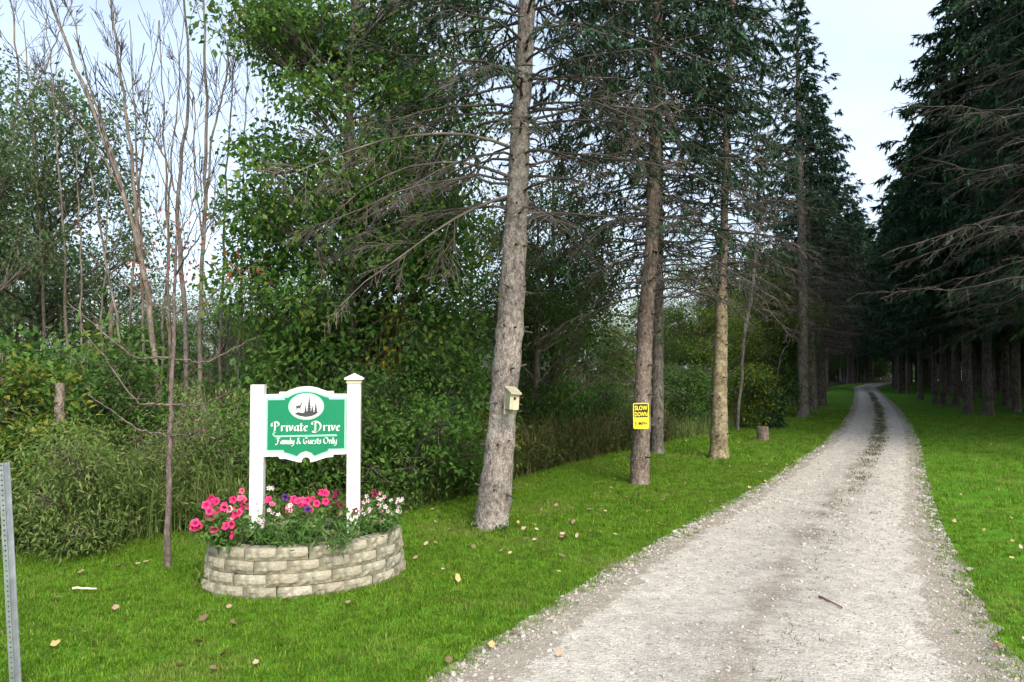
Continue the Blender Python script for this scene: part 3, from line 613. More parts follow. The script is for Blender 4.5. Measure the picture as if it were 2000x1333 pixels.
pD = make_broad('broadleaf_tree', 44, blob_lobes(np.random.default_rng(4), 34, (0, 0, 3.4), (1.7, 1.7, 2.6), .4, .7), [(0, 0, 0), (.05, .05, 1.8), (0, .1, 4), (.1, 0, 5.5)], .07, 'leaf_lime', 'x', leaf=.09, twigs=24, per=14)
pE = make_broad('broadleaf_tree', 49, blob_lobes(np.random.default_rng(12), 40, (0, 0, 3.6), (2.3, 2.3, 2.3), .45, .75), [(0, 0, 0), (.1, .05, 1.5), (-.1, .1, 3), (.1, 0, 5)], .11, 'leaf_hazed', 'x', leaf=.085, twigs=22, per=14)
sA = make_broad('shrub', 45, blob_lobes(np.random.default_rng(5), 20, (0, 0, .85), (.85, .8, .75), .25, .42, .35), [(0, 0, 0), (0, 0, .3), (.05, 0, .8)], .03, 'leaf_mid', 'x', 'shrub', leaf=.075, twigs=20, per=12, limb_r=.014)
sB = make_broad('shrub', 46, blob_lobes(np.random.default_rng(6), 22, (0, 0, 1.1), (.8, .8, 1.0), .25, .45, .35), [(0, 0, 0), (0, 0, .3), (.05, 0, 1.0)], .03, 'leaf_dark', 'x', 'shrub', leaf=.085, twigs=20, per=12, limb_r=.014)
sC = make_broad('shrub', 47, blob_lobes(np.random.default_rng(7), 20, (0, 0, .75), (.75, .7, .7), .22, .4, .35), [(0, 0, 0), (0, 0, .3), (.05, 0, .7)], .02, 'leaf_olive', 'x', 'shrub', leaf=.06, twigs=22, per=12, wd=.35, limb_r=.01, droop=0.)
sD = make_broad('shrub', 48, blob_lobes(np.random.default_rng(8), 24, (0, 0, .95), (.75, .7, .9), .22, .42, .35), [(0, 0, 0), (0, 0, .3), (.05, 0, .9)], .03, 'leaf_yellow', 'x', 'shrub', leaf=.085, twigs=20, per=12, limb_r=.014)
rng = np.random.default_rng(77)
def at(px, D): return ((px - 1000) / FPX * D, D)
def zone(px):
    return 'at the left edge' if px < 120 else 'behind the reddish sapling' if px < 450 else 'behind the green sign and maple' if px < 880 else 'behind the birdhouse trunk' if px < 1120 else 'behind the yellow sign trunk' if px < 1330 else 'behind the pale peeling trunk' if px < 1500 else 'left of the tall pointed spruce'
WG = 'broadleaved trees in the wood left of the drive'
put(pE, at(60, 16), 1.35, 'big dark rounded tree at the far left edge', WG)
put(pE, at(205, 19), .85, 'dark tree sloping down right of the big one at the left edge', WG)
put(pA, at(925, 15), .62, 'dark leafy tree just left behind the birdhouse trunk', WG)
put(pA, at(1085, 15.6), .72, 'tall dark tree right behind the birdhouse trunk, nearer the yellow sign', WG)
put(pB, at(1055, 14.5), .88, 'dark rounded tree just right behind the birdhouse trunk', WG)
put(pC, at(820, 16), 1.1, 'tall tree rising behind the maple', WG)
put(pD, at(1500, 26), 1.0, 'sunlit yellow-green tree glimpsed left of the tall pointed spruce', WG)
put(pD, at(1370, 24), .85, 'yellow-green tree behind the pale peeling trunk', WG)
put(pD, at(1150, 22), .75, 'tree in the gap between the birdhouse trunk and the yellow sign', WG)
for px, D, s_, pr in [(-120, 13, 1.1, pE), (-60, 22, 1.2, pA), (330, 24, .7, pE), (430, 19, .6, pE), (520, 25, .75, pB), (600, 15, .7, pD), (760, 13.5, .6, pB), (680, 22, 1.1, pC), (900, 24, .6, pB), (1000, 21, .55, pB), (1100, 27, .6, pA), (1210, 21, .5, pD), (1260, 30, .8, pD), (1330, 24, .5, pA),
                      (1430, 30, .8, pD), (1450, 25, .55, pD), (1530, 33, .8, pD), (1560, 45, 1., pA), (1480, 40, 1., pB), (1400, 44, .9, pB), (1300, 40, .8, pB), (1200, 42, .7, pB), (1100, 40, .7, pB), (1000, 38, .7, pB), (850, 36, .75, pB), (700, 34, .85, pB), (560, 38, .8, pB), (420, 34, .75, pB), (300, 38, .8, pB), (180, 32, .9, pE), (60, 36, .95, pA), (-60, 34, 1., pB), (-250, 24, 1.2, pB), (1590, 60, 1., pA), (1610, 75, 1., pB)]:
    put(pr, at(px, D), s_ * rng.uniform(.93, 1.07), ('near ' if D < 20 else 'farther ' if D < 30 else 'distant ') + {pA.name: 'mid-green tall tree', pB.name: 'dark rounded tree', pC.name: 'high-crowned tree', pD.name: 'yellow-green tree', pE.name: 'haze-paled green tree'}[pr.name] + ' in the wood ' + zone(px), WG)
for i in range(20):
    put(pB, (rng.uniform(42, 84), rng.uniform(122, 140)), rng.uniform(1.4, 2.2), 'dark tree closing the view where the drive bends away', 'trees closing the view at the bend')
# wood closing the view at the bend
for i in range(26):
    x_, y_ = rng.uniform(24, 62), rng.uniform(98, 128)
    if road_l(y_) - 3 < x_ < road_r(y_) + 3: y_ += 14
    put([pA, pB, plant1][i % 3], (x_, y_), rng.uniform(1.2, 1.7), 'dark tree closing the view where the drive bends away', 'trees closing the view at the bend')
for i in range(14):
    y_ = rng.uniform(60, 95); put([pB, pA][i % 2], (road_l(y_) - rng.uniform(4, 12), y_), rng.uniform(1.1, 1.5), 'dark tree closing the view where the drive bends away', 'trees closing the view at the bend')
for i in range(16):
    y_ = rng.uniform(80, 112); x_ = min(rng.uniform(.44, .53) * y_, road_l(y_) - 2.5)
    put([roadside2, plant1][i % 2], (x_, y_), rng.uniform(1.35, 1.75), 'tall dark conifer closing the view at the bend of the drive', 'trees closing the view at the bend')
EG = 'dark thickets behind the bend of the drive'
EB = []
for i in range(26):
    y_ = rng.uniform(99, 121); x_ = rng.uniform(.33, .6) * y_
    if road_l(y_) - 3 < x_ < road_r(y_) + 3: continue
    EB.append((x_, y_, rng.uniform(2.4, 3.6)))
SG = 'shrubs along the edge of the wood'
sh = [(sD, 38, 7.75, .95, 'yellow-tinged leafy shrub by the left edge behind the metal post'), (sA, 150, 8.8, .8, 'green shrub behind the broken stump at the far left'), (sD, 108, 7.15, .62, 'small yellow-green shrub hiding the foot of the broken stump'), (sA, 20, 9.5, 1.6, 'tall leafy shrub at the left edge behind the yellow-tinged one'),
      (sC, 230, 8.0, .72, 'olive weedy shrub left of the reddish sapling'), (sC, 395, 8.2, .85, 'olive weedy shrub between the reddish sapling and the sign'), (sC, 460, 9.2, 1.0, 'taller olive shrub behind the left sign post'),
      (sA, 560, 8.6, .9, 'bright green shrub seen under the sign panel'), (sA, 650, 8.9, .95, 'bright green shrub behind the right sign post'), (sB, 740, 9.3, .78, 'dark dense shrub just right of the sign'), (sA, 800, 8.9, .95, 'low green shrub at lawn edge right of the sign'), (sB, 850, 9.9, .85, 'dark tall shrub left of the birdhouse trunk'),
      (sA, 900, 9.6, .8, 'leafy shrub touching the base of the birdhouse trunk'), (sA, 1040, 14.6, 1.0, 'green shrub behind the brown grass right of the birdhouse'), (sA, 1150, 17.5, 1.0, 'green shrub left of the trunk with the yellow sign'), (sA, 1330, 21, 1.0, 'green shrub left of the pale peeling trunk'),
      (sD, 1465, 20.5, .95, 'yellow-green shrub right of the pale peeling trunk'), (sB, 1520, 26, 1.5, 'dark shrub left of the tall pointed spruce')]
for pr, px, D, s_, lb in sh: put(pr, at(px, D), s_, lb, SG)
for i in range(46):
    px = rng.uniform(-200, 1560); D = np.interp(px, [-200, 0, 400, 800, 1000, 1250, 1400, 1560], [8.5, 8.8, 9.5, 10.5, 13.5, 17.5, 21, 34]) + abs(rng.normal(0, 1)) * np.interp(px, [0, 1500], [2.2, 4])
    if 905 < px < 990: D += 1.5
    if 440 < px < 930: D += 1.6
    put([sA, sB, sA, sC][i % 4], at(px, D), rng.uniform(1.0, 1.7) * (.6 if px > 990 else .55 if 110 < px < 440 and D < 12.5 else .75 if px < 930 else 1), ['mid-green', 'dark', 'mid-green', 'olive weedy'][i % 4] + ' undergrowth shrub in the wood ' + zone(px), SG)

for x_, y_, s_ in EB: put(sB, (x_, y_), s_, 'dark thicket in the shade just beyond the bend of the drive', EG)
# bare and dying trees
def bare_tree(name, label, stems, D, seed, bark='bark_pale', twigm='twig', lvl=3, kids=(6, 9), group='bare dying trees in the wood on the left', up=.1, ktop=True, cat='tree', scale_l=.38, ang=(.3, .75), wob=.07, minr=.0045, extra=None):
    rg = np.random.default_rng(seed); p0 = stems[0][0]; base = W(p0[0][0], p0[0][1], D); base[2] = 0
    t = thing(name, label, cat, base, 0, group)
    tg = Geo(); cg = Geo()
    for (pp, w0, w1) in stems:
        P_ = np.array([W(px, py, D + (q[0] if q else 0)) for px, py, *q in pp]) - base
        P_[0, 2] = min(P_[0, 2], 0) if pp is stems[0][0] else P_[0, 2]
        n = 22; s_ = np.linspace(0, 1, len(P_)); ss = np.linspace(0, 1, n); Q = np.stack([np.interp(ss, s_, P_[:, i]) for i in range(3)], 1)
        for _ in range(2): Q[1:-1] = (Q[:-2] + Q[1:-1] * 2 + Q[2:]) / 4
        Q[1:-1] += rg.normal(0, .0009 * D, (n - 2, 3))
        R = np.linspace(w0, w1, n) * (.5 if lvl == 3 else .8) * D / FPX / 2; tg.tube(Q, R, 9, None, 0, False, .04, rg)
        Ln = np.linalg.norm(Q[-1] - Q[0])
        if lvl: bare_kids(cg, Q, R[0] * .45, R[-1] * .8, Ln * scale_l, lvl - 1, rg, up, wob, kids, ang, .4, minr, .25)
    obj('trunk', tg, M[bark], t)
    if cg.n: obj('branches', cg, M[twigm], t)['kind'] = 'stuff'
    return t, base
bare_tree('bare_tree', 'tall bare forked tree leaning left, behind the reddish sapling', [([(318, 905), (300, 640), (270, 470), (225, 330), (165, 170), (110, 40), (60, -120)], 26, 7), ([(272, 480), (252, 260), (225, 80), (205, -90)], 16, 6), ([(262, 430), (215, 330), (160, 250), (60, 140), (0, 60)], 9, 3), ([(235, 350), (170, 150), (140, 30), (130, -60)], 8, 3)], 10.2, 51, kids=(7, 11))
bare_tree('bare_tree', 'bare tree with dark upright stems right of the reddish sapling', [([(362, 905), (365, 650), (350, 480), (346, 360), (372, 200), (362, 60), (355, -120)], 22, 6), ([(352, 400), (320, 300), (255, 200), (215, 60)], 8, 3)], 10.8, 52, bark='bark_grey', kids=(7, 10))
bare_tree('bare_tree', 'slim bare tree with several stems nearest the maple', [([(385, 905), (390, 650), (398, 450), (405, 280), (400, 120), (396, -100)], 20, 7), ([(400, 430), (412, 270), (440, 170), (450, 60), (470, -60)], 10, 4), ([(396, 480), (380, 330), (380, 190), (330, 90)], 7, 3)], 10.5, 53, kids=(7, 10))
bare_tree('bare_tree', 'thin pale trunk with few branches left of the forked bare tree', [([(256, 912), (245, 760), (225, 600), (200, 470), (175, 330)], 13, 6)], 9.6, 54, kids=(3, 5))
bare_tree('bare_tree', 'thin straight pale pole tree at the left, beyond the yellow-tinged shrub', [([(162, 880), (160, 650), (156, 480), (150, 300)], 10, 5)], 12, 55, kids=(3, 5))
bare_tree('bare_tree', 'short whitish broken snag between the pale pole trees', [([(213, 860), (216, 700), (219, 592)], 13, 10)], 9.9, 56, lvl=0)
bare_tree('bare_tree', 'thin pale pole tree second from the left', [([(188, 880), (196, 650), (208, 480), (215, 300)], 10, 4)], 12.2, 57, kids=(3, 5))
bare_tree('broken_stump', 'broken weathered stump rising out of the yellow-tinged shrub', [([(117, 1030), (118, 860), (117, 750)], 25, 21)], 7.4, 58, bark='bark_brown', lvl=0, cat='stump', group=None)
bare_tree('bare_tree', 'fine twiggy bare tree top in the sky left of the maple', [([(510, 880), (512, 640), (515, 420), (520, 250), (530, 80)], 11, 3)], 19, 59, bark='bark_wood', kids=(9, 12), lvl=3)
bare_tree('bare_tree', 'thin dark upright trunk between the maple and the birdhouse trunk', [([(882, 830), (884, 600), (884, 400), (886, 200), (885, 0)], 10, 6)], 20, 60, bark='bark_grey', kids=(4, 6))
bare_tree('bare_tree', 'dark twin-stemmed trunk right of the pale peeling trunk', [([(1440, 850), (1448, 700), (1465, 600), (1478, 480), (1480, 300)], 13, 7), ([(1450, 690), (1470, 560), (1490, 420), (1500, 250)], 9, 5)], 19.5, 61, bark='bark_grey', kids=(5, 8))
bare_tree('bare_tree', 'bare twiggy tree at the extreme upper left', [([(-30, 900), (-20, 600), (10, 330), (40, 150), (20, 0)], 14, 5), ([(0, 380), (-10, 200), (-40, 0)], 8, 4), ([(20, 260), (90, 130), (150, -20)], 7, 3)], 15, 62, kids=(8, 11))
bare_tree('bare_tree', 'slim trunk showing below the maple crown left of the green sign', [([(515, 890), (512, 700), (505, 560), (500, 430)], 12, 8)], 12.5, 63, bark='bark_grey', kids=(2, 4))
bare_tree('leaning_pole', 'thin grey dead pole leaning left of the tall pointed spruce', [([(1497, 740), (1528, 690), (1560, 636)], 4, 3)], 24, 64, bark='bark_dark', lvl=0, cat='dead tree', group=None)

for i, (px, tx, D_, w_) in enumerate([(285, 262, 12.5, 9), (335, 318, 13, 9), (425, 452, 12, 9), (140, 105, 13.5, 9), (95, 60, 14, 10), (465, 480, 14.5, 8), (310, 345, 14, 8), (240, 290, 13.5, 8)]):
    bare_tree('bare_tree', ['first', 'second', 'third', 'fourth', 'fifth', 'sixth', 'seventh', 'eighth'][sorted([285, 335, 425, 140, 95, 465, 310, 240]).index(px)] + ' from the left of the thin straight bare stems behind the reddish sapling', [([(px, 880), (px * .7 + tx * .3, 620), (px * .45 + tx * .55, 400), (tx, 200), (tx + (tx - px) * .4, 40)], w_ * 1.5, 3)], D_, 160 + i, bark='bark_pale', kids=(6, 9), group='thin bare stems behind the reddish sapling')
# reddish sapling in front
SD = 6.18
sap = [([(328, 1106), (329, 980), (331, 880), (336, 760), (338, 640), (342, 540), (346, 440)], 16, 5)]
for (a, b_, c, w_) in [((333, 852), (270, 840), (170, 770), 5), ((333, 852), (370, 850), (396, 838), 5), ((335, 790), (270, 790), (160, 640), 6), ((335, 790), (390, 795), (470, 755), 5), ((337, 700), (260, 700), (130, 590), 6), ((337, 700), (400, 710), (500, 660), 5), ((339, 610), (290, 590), (175, 500), 5), ((339, 610), (390, 600), (480, 520), 5),
                       ((341, 560), (300, 520), (240, 400), 5), ((342, 540), (370, 490), (440, 400), 5), ((344, 500), (310, 440), (285, 360), 4), ((345, 470), (370, 420), (390, 350), 4)]:
    dz = random.Random(int(c[0])).uniform(-.5, .5); sap.append(([(*a, 0), (*b_, dz * .5), (*c, dz)], w_, 2))
t, base = bare_tree('maple_sapling', 'slender young maple with bare reddish branches and few red leaves on the lawn', sap, SD, 65, bark='bark_red', twigm='twig_red', lvl=2, kids=(5, 8), group=None, cat='sapling', scale_l=.5, minr=.0022, ang=(.35, .8), up=.08)
rg = np.random.default_rng(66); lg = Geo(); n = 150
pc = np.array([W(rg.normal(345, 75), rg.uniform(400, 560), SD + rg.normal(0, .3)) - base for _ in range(26)])
q = pc[rg.integers(0, 26, n)] + rg.normal(0, .05, (n, 3)); lg.leaves(q, rg.normal(0, 1, (n, 3)) + [0, 0, -.8], rg.normal(0, 1, (n, 3)), rg.uniform(.025, .048, n), .024, rg.random(n)); obj('red_leaves', lg, M['leaf_red'], t)

# ------------------------------------------------------------------ tall weeds along the lawn edge (uncountable)
def weeds(name, pts, hmin, hmax, mat, label, rg, nb=9, wd=.012, leafy=False):
    g = Geo(); P_ = np.repeat(pts, nb, 0); m = len(P_); P_ = P_ + np.stack([rg.normal(0, .05, m), rg.normal(0, .05, m), np.zeros(m)], 1)
    h = rg.uniform(hmin, hmax, m) * np.repeat(rg.uniform(.35, 1.15, len(pts)), nb); a = rg.uniform(0, 6.28, m); le = np.abs(rg.normal(0, .55, m)) * h
    D = np.stack([np.cos(a), np.sin(a), np.zeros(m)], 1); sd = np.stack([-np.sin(a), np.cos(a), np.zeros(m)], 1) * wd / 2; Z = np.array([0, 0, 1.])
    mid = P_ + D * (le * .3)[:, None] + Z * (h * .6)[:, None]; tp = P_ + D * le[:, None] + Z * (h * rg.uniform(.75, 1, m))[:, None]
    v = np.stack([P_ - sd, P_ + sd, mid + sd * .8, mid - sd * .8, tp], 1); b_ = np.arange(m)[:, None] * 5; rn = rg.random(m)
    g.add(v, np.array([[0, 1, 2, 3]]) + b_, rn); g.add(v, np.array([[3, 2, 4]]) + b_, rn)
    if leafy:
        k = rg.choice(m, m // 2); rep = np.repeat(k, 7); u = rg.uniform(.3, 1, len(rep))[:, None]; q = P_[rep] * (1 - u) + tp[rep] * u
        ln = rg.uniform(.05, .11, len(rep)); g.leaves(q, rg.normal(0, 1, (len(rep), 3)) + [0, 0, -.1], rg.normal(0, .4, (len(rep), 3)) + [0, 0, 1], ln, ln * .25, rg.random(len(rep)) * .8)
    o = obj(name, g, mat); tag(o, label, 'weeds', kind='stuff'); return o
rg = np.random.default_rng(81)
def edge_pts(px0, px1, n, depth):
    i = rg.uniform(px0, px1, n); lbx = [p[0] for p in LB]; D = np.array([np.interp(v, lbx, lbp[:, 1]) for v in i]); D = D + np.abs(rg.normal(0, depth, n)) + rg.uniform(-.05, .25, n)
    return np.stack([(i - 1000) / FPX * D, D, np.zeros(n)], 1)
weeds('tall_weeds', edge_pts(-350, 480, 1500, .9), .35, .95, M['weed'], 'tall olive grasses and goldenrod along the lawn edge left of the sign', rg, 8, .011, True)
weeds('edge_weeds', edge_pts(480, 960, 700, .5), .12, .4, M['weed'], 'low weeds fringing the shrubs between the sign and the birdhouse trunk', rg, 8, .010, True)
weeds('brown_grass', edge_pts(985, 1300, 1300, 1.0), .35, .95, M['weed_brown'], 'tall brownish green grass strip between birdhouse trunk and yellow sign', rg, 7, .013, True)
weeds('shade_weeds', edge_pts(1290, 1600, 600, .8), .2, .6, M['weed'], 'low shaded weeds at the wood edge beyond the pale trunk', rg, 7, .016)

# stump, small conifer, feathery shrub
b = G(1490, 862); t = thing('tree_stump', 'short cut stump on the lawn beside the tiny spruce', 'stump', b)
g = Geo(); zz = np.linspace(-.03, .33, 7); g.tube(np.stack([zz * 0, zz * 0, zz], 1), [.16, .14, .135, .132, .13, .132, .13], 14, None, 0, False, .03, np.random.default_rng(4)); obj('bark', g, M['bark_brown'], t)
g = Geo(); a = np.arange(14) * 2 * PI / 14; g.add(np.concatenate([np.stack([.128 * np.cos(a), .128 * np.sin(a), a * 0 + .332], 1), [[0, 0, .338]]]), [[i, (i + 1) % 14, 14] for i in range(14)]); obj('cut_face', g, M['bark_pale'], t)
t = make_conifer('small_spruce', 91, 1.0, .02, .08, cone(1., .1, .34), lambda z: 1., .07, 7, 'tiny young spruce on the lawn beside the cut stump', None, needle='needle', fine=False, dens=20, spray=.09, tw=.003, sprw=.3); t.location = G(1514, 838)
t = make_broad('feathery_shrub', 92, blob_lobes(np.random.default_rng(9), 16, (0, 0, .62), (.42, .4, .45), .14, .26, .3), [(0, 0, 0), (.02, 0, .2), (0, .02, .5)], .012, 'leaf_olive', 'small feathery green sapling on the lawn edge near the metal post', 'sapling', loc=G(146, 1090), leaf=.06, twigs=26, per=20, wd=.26, limb_r=.006, bark='bark_wood')

# ------------------------------------------------------------------ stone planter
M['block'] = rand_mat('block', [(.29, .26, .19), (.34, .305, .225), (.38, .345, .26), (.32, .30, .23)], [0, .4, .75, 1])
def block_detail():
    m = M['block']; t = m.node_tree; b = [n for n in t.nodes if n.type == 'BSDF_PRINCIPLED'][0]
    tcn = t.nodes.new('ShaderNodeTexCoord'); n = noise(t, 55, 6, tcn.outputs['Object'], .7); bump(t, b, n.outputs['Fac'], .9, .008)
    n2 = noise(t, 9, 4, tcn.outputs['Object']); r2 = ramp(t, [(.68, .70, .64), (1.08, 1.07, 1.05)], [.36, .6]); t.links.new(n2.outputs['Fac'], r2.inputs['Fac'])
    src = b.inputs['Base Color'].links[0].from_socket; t.links.new(mixc(t, src, r2.outputs['Color'], 1., 'MULTIPLY'), b.inputs['Base Color'])
block_detail()
M['soil'] = plain('soil', (.05, .035, .025), .95, var=.4, vscale=20, bmp=.6)
rg = np.random.default_rng(101)
planter = thing('stone_planter', 'oval raised bed of tan split-face blocks under the green sign', 'planter', (PLC[0], PLC[1], 0), PLR)
NB, CHt = 17, .09
def block_mesh(L_, h, dep, rg):
    nx, nz = 6, 4; g = Geo(); xs = np.linspace(-L_ / 2, L_ / 2, nx); zs = np.linspace(-h / 2, h / 2, nz); V = []
    for iz, z in enumerate(zs):
        for ix, x in enumerate(xs):
            e = (ix in (0, nx - 1)) + (iz in (0, nz - 1)); y = -dep / 2 - (.010 + rg.normal(0, .0045) if e == 0 else -.002 + rg.normal(0, .002) if e == 1 else -.005)
            V.append((x + (rg.normal(0, .003) if e == 0 else 0), y, z))
    f = [[iz * nx + ix, iz * nx + ix + 1, (iz + 1) * nx + ix + 1, (iz + 1) * nx + ix] for iz in range(nz - 1) for ix in range(nx - 1)]
    k = len(V); V += [(-L_ * .36, dep / 2, -h / 2), (L_ * .36, dep / 2, -h / 2), (L_ * .36, dep / 2, h / 2), (-L_ * .36, dep / 2, h / 2)]
    g.add(V, f)
    g.add(V, [[k + 1, k, k + 3, k + 2]])
    bot = [ix for ix in range(nx)]; top = [(nz - 1) * nx + ix for ix in range(nx)]
    g.F.append((np.array([bot[::-1] + [k, k + 1]]) + 0, np.array([.5]), 0, False)); g.F.append((np.array([top + [k + 2, k + 3]]), np.array([.5]), 0, False))
    lf = [iz * nx for iz in range(nz)]; rt = [iz * nx + nx - 1 for iz in range(nz)]
    g.F.append((np.array([lf + [k + 3, k]]), np.array([.5]), 0, False)); g.F.append((np.array([rt[::-1] + [k + 1, k + 2]]), np.array([.5]), 0, False))
    return g.mesh('block', M['block'])
def ellipse_pts(a, b, n=720):
    th = np.linspace(0, 2 * PI, n); p = np.stack([a * np.cos(th), b * np.sin(th)], 1); s = np.concatenate([[0], np.cumsum(np.linalg.norm(np.diff(p, axis=0), axis=1))]); return p, s
for ci in range(4):
    off = (.0, .012, .022, .034)[3 - ci]; p, s = ellipse_pts(PLA - .06 + off, PLB - .06 + off); per = s[-1]; Lb = per / NB
    vs = [block_mesh(Lb * 1.06, CHt - .003, .12, rg) for _ in range(5)]
    for k in range(NB):
        u = (k + .5 * (ci % 2) + .13 * ci + rg.normal(0, .015)) * Lb % per; x = np.interp(u, s, p[:, 0]); y = np.interp(u, s, p[:, 1])
        x2 = np.interp((u + .02) % per, s, p[:, 0]); y2 = np.interp((u + .02) % per, s, p[:, 1]); ang = math.atan2(y2 - y, x2 - x)
        o = obj('block', vs[rg.integers(0, 5)], None, planter, (x, y, CHt * (ci + .5) - .004 + rg.normal(0, .0012))); o.rotation_euler = (rg.normal(0, .012), rg.normal(0, .008), ang + rg.normal(0, .02))
g = Geo(); th = np.linspace(0, 2 * PI, 40, endpoint=False); g.add(np.concatenate([np.stack([(PLA - .1) * np.cos(th), (PLB - .1) * np.sin(th), th * 0 + .31], 1), [[0, 0, .35]]]), [[i, (i + 1) % 40, 40] for i in range(40)], None, 0, True); obj('soil', g, M['soil'], planter)

# ------------------------------------------------------------------ flowers in the planter
def flower_mat(name, c, throat):
    m, t, b, o = newmat(name); at_ = t.nodes.new('ShaderNodeAttribute'); at_.attribute_name = 'rnd'
    r = ramp(t, [throat, c, c], [0, .45, 1]); t.links.new(at_.outputs['Fac'], r.inputs['Fac']); t.links.new(r.outputs['Color'], b.inputs['Base Color']); b.inputs['Roughness'].default_value = .6
    tr = t.nodes.new('ShaderNodeBsdfTranslucent'); t.links.new(r.outputs['Color'], tr.inputs['Color']); ms = t.nodes.new('ShaderNodeMixShader'); ms.inputs['Fac'].default_value = .25
    t.links.new(b.outputs[0], ms.inputs[1]); t.links.new(tr.outputs[0], ms.inputs[2]); t.links.new(ms.outputs[0], o.inputs['Surface']); return m
FM = {'pink': flower_mat('petal_pink', (.88, .035, .19), (.45, .01, .10)), 'rose': flower_mat('petal_rose', (.85, .12, .24), (.6, .05, .12)), 'white': flower_mat('petal_white', (.85, .78, .76), (.75, .2, .3)), 'burg': flower_mat('petal_burgundy', (.22, .008, .045), (.08, .004, .02)), 'purple': flower_mat('petal_purple', (.06, .01, .14), (.03, .005, .06)), 'blush': flower_mat('petal_blush', (.85, .5, .52), (.8, .15, .25))}
def blossom_mesh(kind, R, rg, lobes=5, deep=.35):
    n = lobes * 4; g = Geo(); V = [(0, 0, -R * .9)]; th = np.arange(n) * 2 * PI / n
    for rad, z in ((.14, -.45), (.5, -.05), (1., 0)):
        for i, a in enumerate(th):
            w_ = (1 - deep * .5 * (1 - math.cos(lobes * a)) * .6) if rad == 1. else 1
            V.append((R * rad * w_ * math.cos(a), R * rad * w_ * math.sin(a), R * (z + (rg.normal(0, .05) + .12 * math.cos(lobes * a) if rad == 1. else 0))))
    g.add(V, [[0, 1 + i, 1 + (i + 1) % n] for i in range(n)], 0.)
    for k in range(2): g.add(V, [[1 + k * n + i, 1 + (k + 1) * n + i, 1 + (k + 1) * n + (i + 1) % n, 1 + k * n + (i + 1) % n] for i in range(n)], [.2, .9][k], 0, True)
    return g.mesh('blossom', FM[kind])
M['petunia_leaf'] = leaf_mat('petunia_leaf', [(.04, .10, .02), (.07, .16, .03), (.12, .22, .05), (.2, .24, .08)], [0, .4, .85, 1], trans=.3, obvar=.2)
rg = np.random.default_rng(111)
def flowering(name, label, boxes, nleaf, leaf, lw, R, lobes=5, deep=.35, leafbox=None, cat='flowers'):
    """boxes: (kind, x0,x1,y0,y1, D0,D1, n) in sight-line terms, turned into points over the soil"""
    allp = []; bl = []
    for kind, x0, x1, y0, y1, D0, D1, n in boxes:
        ms = [blossom_mesh(kind, R * rg.uniform(.85, 1.15), rg, lobes, deep) for _ in range(3)] if n else []
        for i in range(n):
            p = W(rg.uniform(x0, x1), rg.uniform(y0, y1), rg.uniform(D0, D1)); bl.append((p, ms[rg.integers(0, 3)])); allp.append(p)
    x0, x1, y0, y1, D0, D1 = leafbox
    base = W((x0 + x1) / 2, y1, (D0 + D1) / 2); base[2] = .33
    t = thing(name, label, cat, base, 0, 'flowers planted in the stone bed')
    g = Geo(); m = nleaf // 10; tips = np.array([W(rg.uniform(x0, x1), y0 + (y1 - y0) * rg.random() ** .8, rg.uniform(D0, D1)) for _ in range(m)])
    tips = np.vstack([tips] + [[p - np.array([0, -.02, .02])] for p, _ in bl]) if bl else tips
    roots = base + np.stack([rg.normal(0, .05, len(tips)), rg.normal(0, .04, len(tips)), np.full(len(tips), 0.)], 1); roots[:, :2] = roots[:, :2] * .45 + tips[:, :2] * .55; roots[:, 2] = np.minimum(.33, tips[:, 2])
    g.sticks(roots - base, tips - base, .003, .0015, 3)
    rep = np.repeat(np.arange(len(tips)), 9); u = rg.uniform(.25, 1., len(rep))[:, None]; q = roots[rep] * (1 - u) + tips[rep] * u + rg.normal(0, .022, (len(rep), 3)) - base
    ln = leaf * rg.uniform(.7, 1.3, len(rep)); g.leaves(q, rg.normal(0, 1, (len(rep), 3)) + [0, -.3, .1], rg.normal(0, .5, (len(rep), 3)) + [0, -.4, 1], ln, ln * lw, rg.random(len(rep)))
    obj('foliage', g, M['petunia_leaf'], t)
    for p, me in bl:
        o = obj('blossom', me, None, t, p - base); d = Vector((rg.normal(0, .45), -1 + rg.normal(0, .3), .55 + rg.normal(0, .3))); o.rotation_euler = d.to_track_quat('Z', 'Y').to_euler()
flowering('petunia', 'mass of hot pink petunias spilling over the left end of the stone bed', [('pink', 402, 474, 970, 1014, 5.42, 5.7, 20), ('pink', 378, 402, 1010, 1030, 5.45, 5.55, 3), ('pink', 418, 460, 1020, 1046, 5.36, 5.45, 4), ('blush', 440, 480, 985, 1010, 5.5, 5.7, 2)], 330, .05, .5, .036, leafbox=(400, 490, 985, 1062, 5.36, 5.75))
flowering('petunia', 'few rose petunias right against the left sign post', [('rose', 462, 492, 958, 990, 5.75, 5.95, 5), ('pink', 520, 530, 970, 978, 5.78, 5.8, 1), ('rose', 530, 545, 978, 990, 5.7, 5.8, 1)], 160, .05, .5, .031, leafbox=(470, 545, 990, 1050, 5.5, 5.9))
flowering('vinca', 'small white flowers at the foot of the left sign post', [('white', 505, 545, 952, 965, 5.9, 6., 2), ('white', 500, 575, 985, 1030, 5.42, 5.7, 10), ('blush', 520, 580, 985, 1000, 5.6, 5.75, 3)], 200, .045, .45, .021, 5, .9, leafbox=(500, 575, 995, 1050, 5.42, 5.75))
flowering('petunia', 'pink petunias below the middle of the sign panel', [('pink', 548, 625, 968, 1002, 5.7, 5.95, 9), ('rose', 565, 590, 970, 1000, 5.75, 5.9, 3), ('pink', 600, 640, 960, 985, 5.95, 6.15, 5)], 260, .05, .5, .033, leafbox=(555, 640, 985, 1045, 5.5, 6.0))
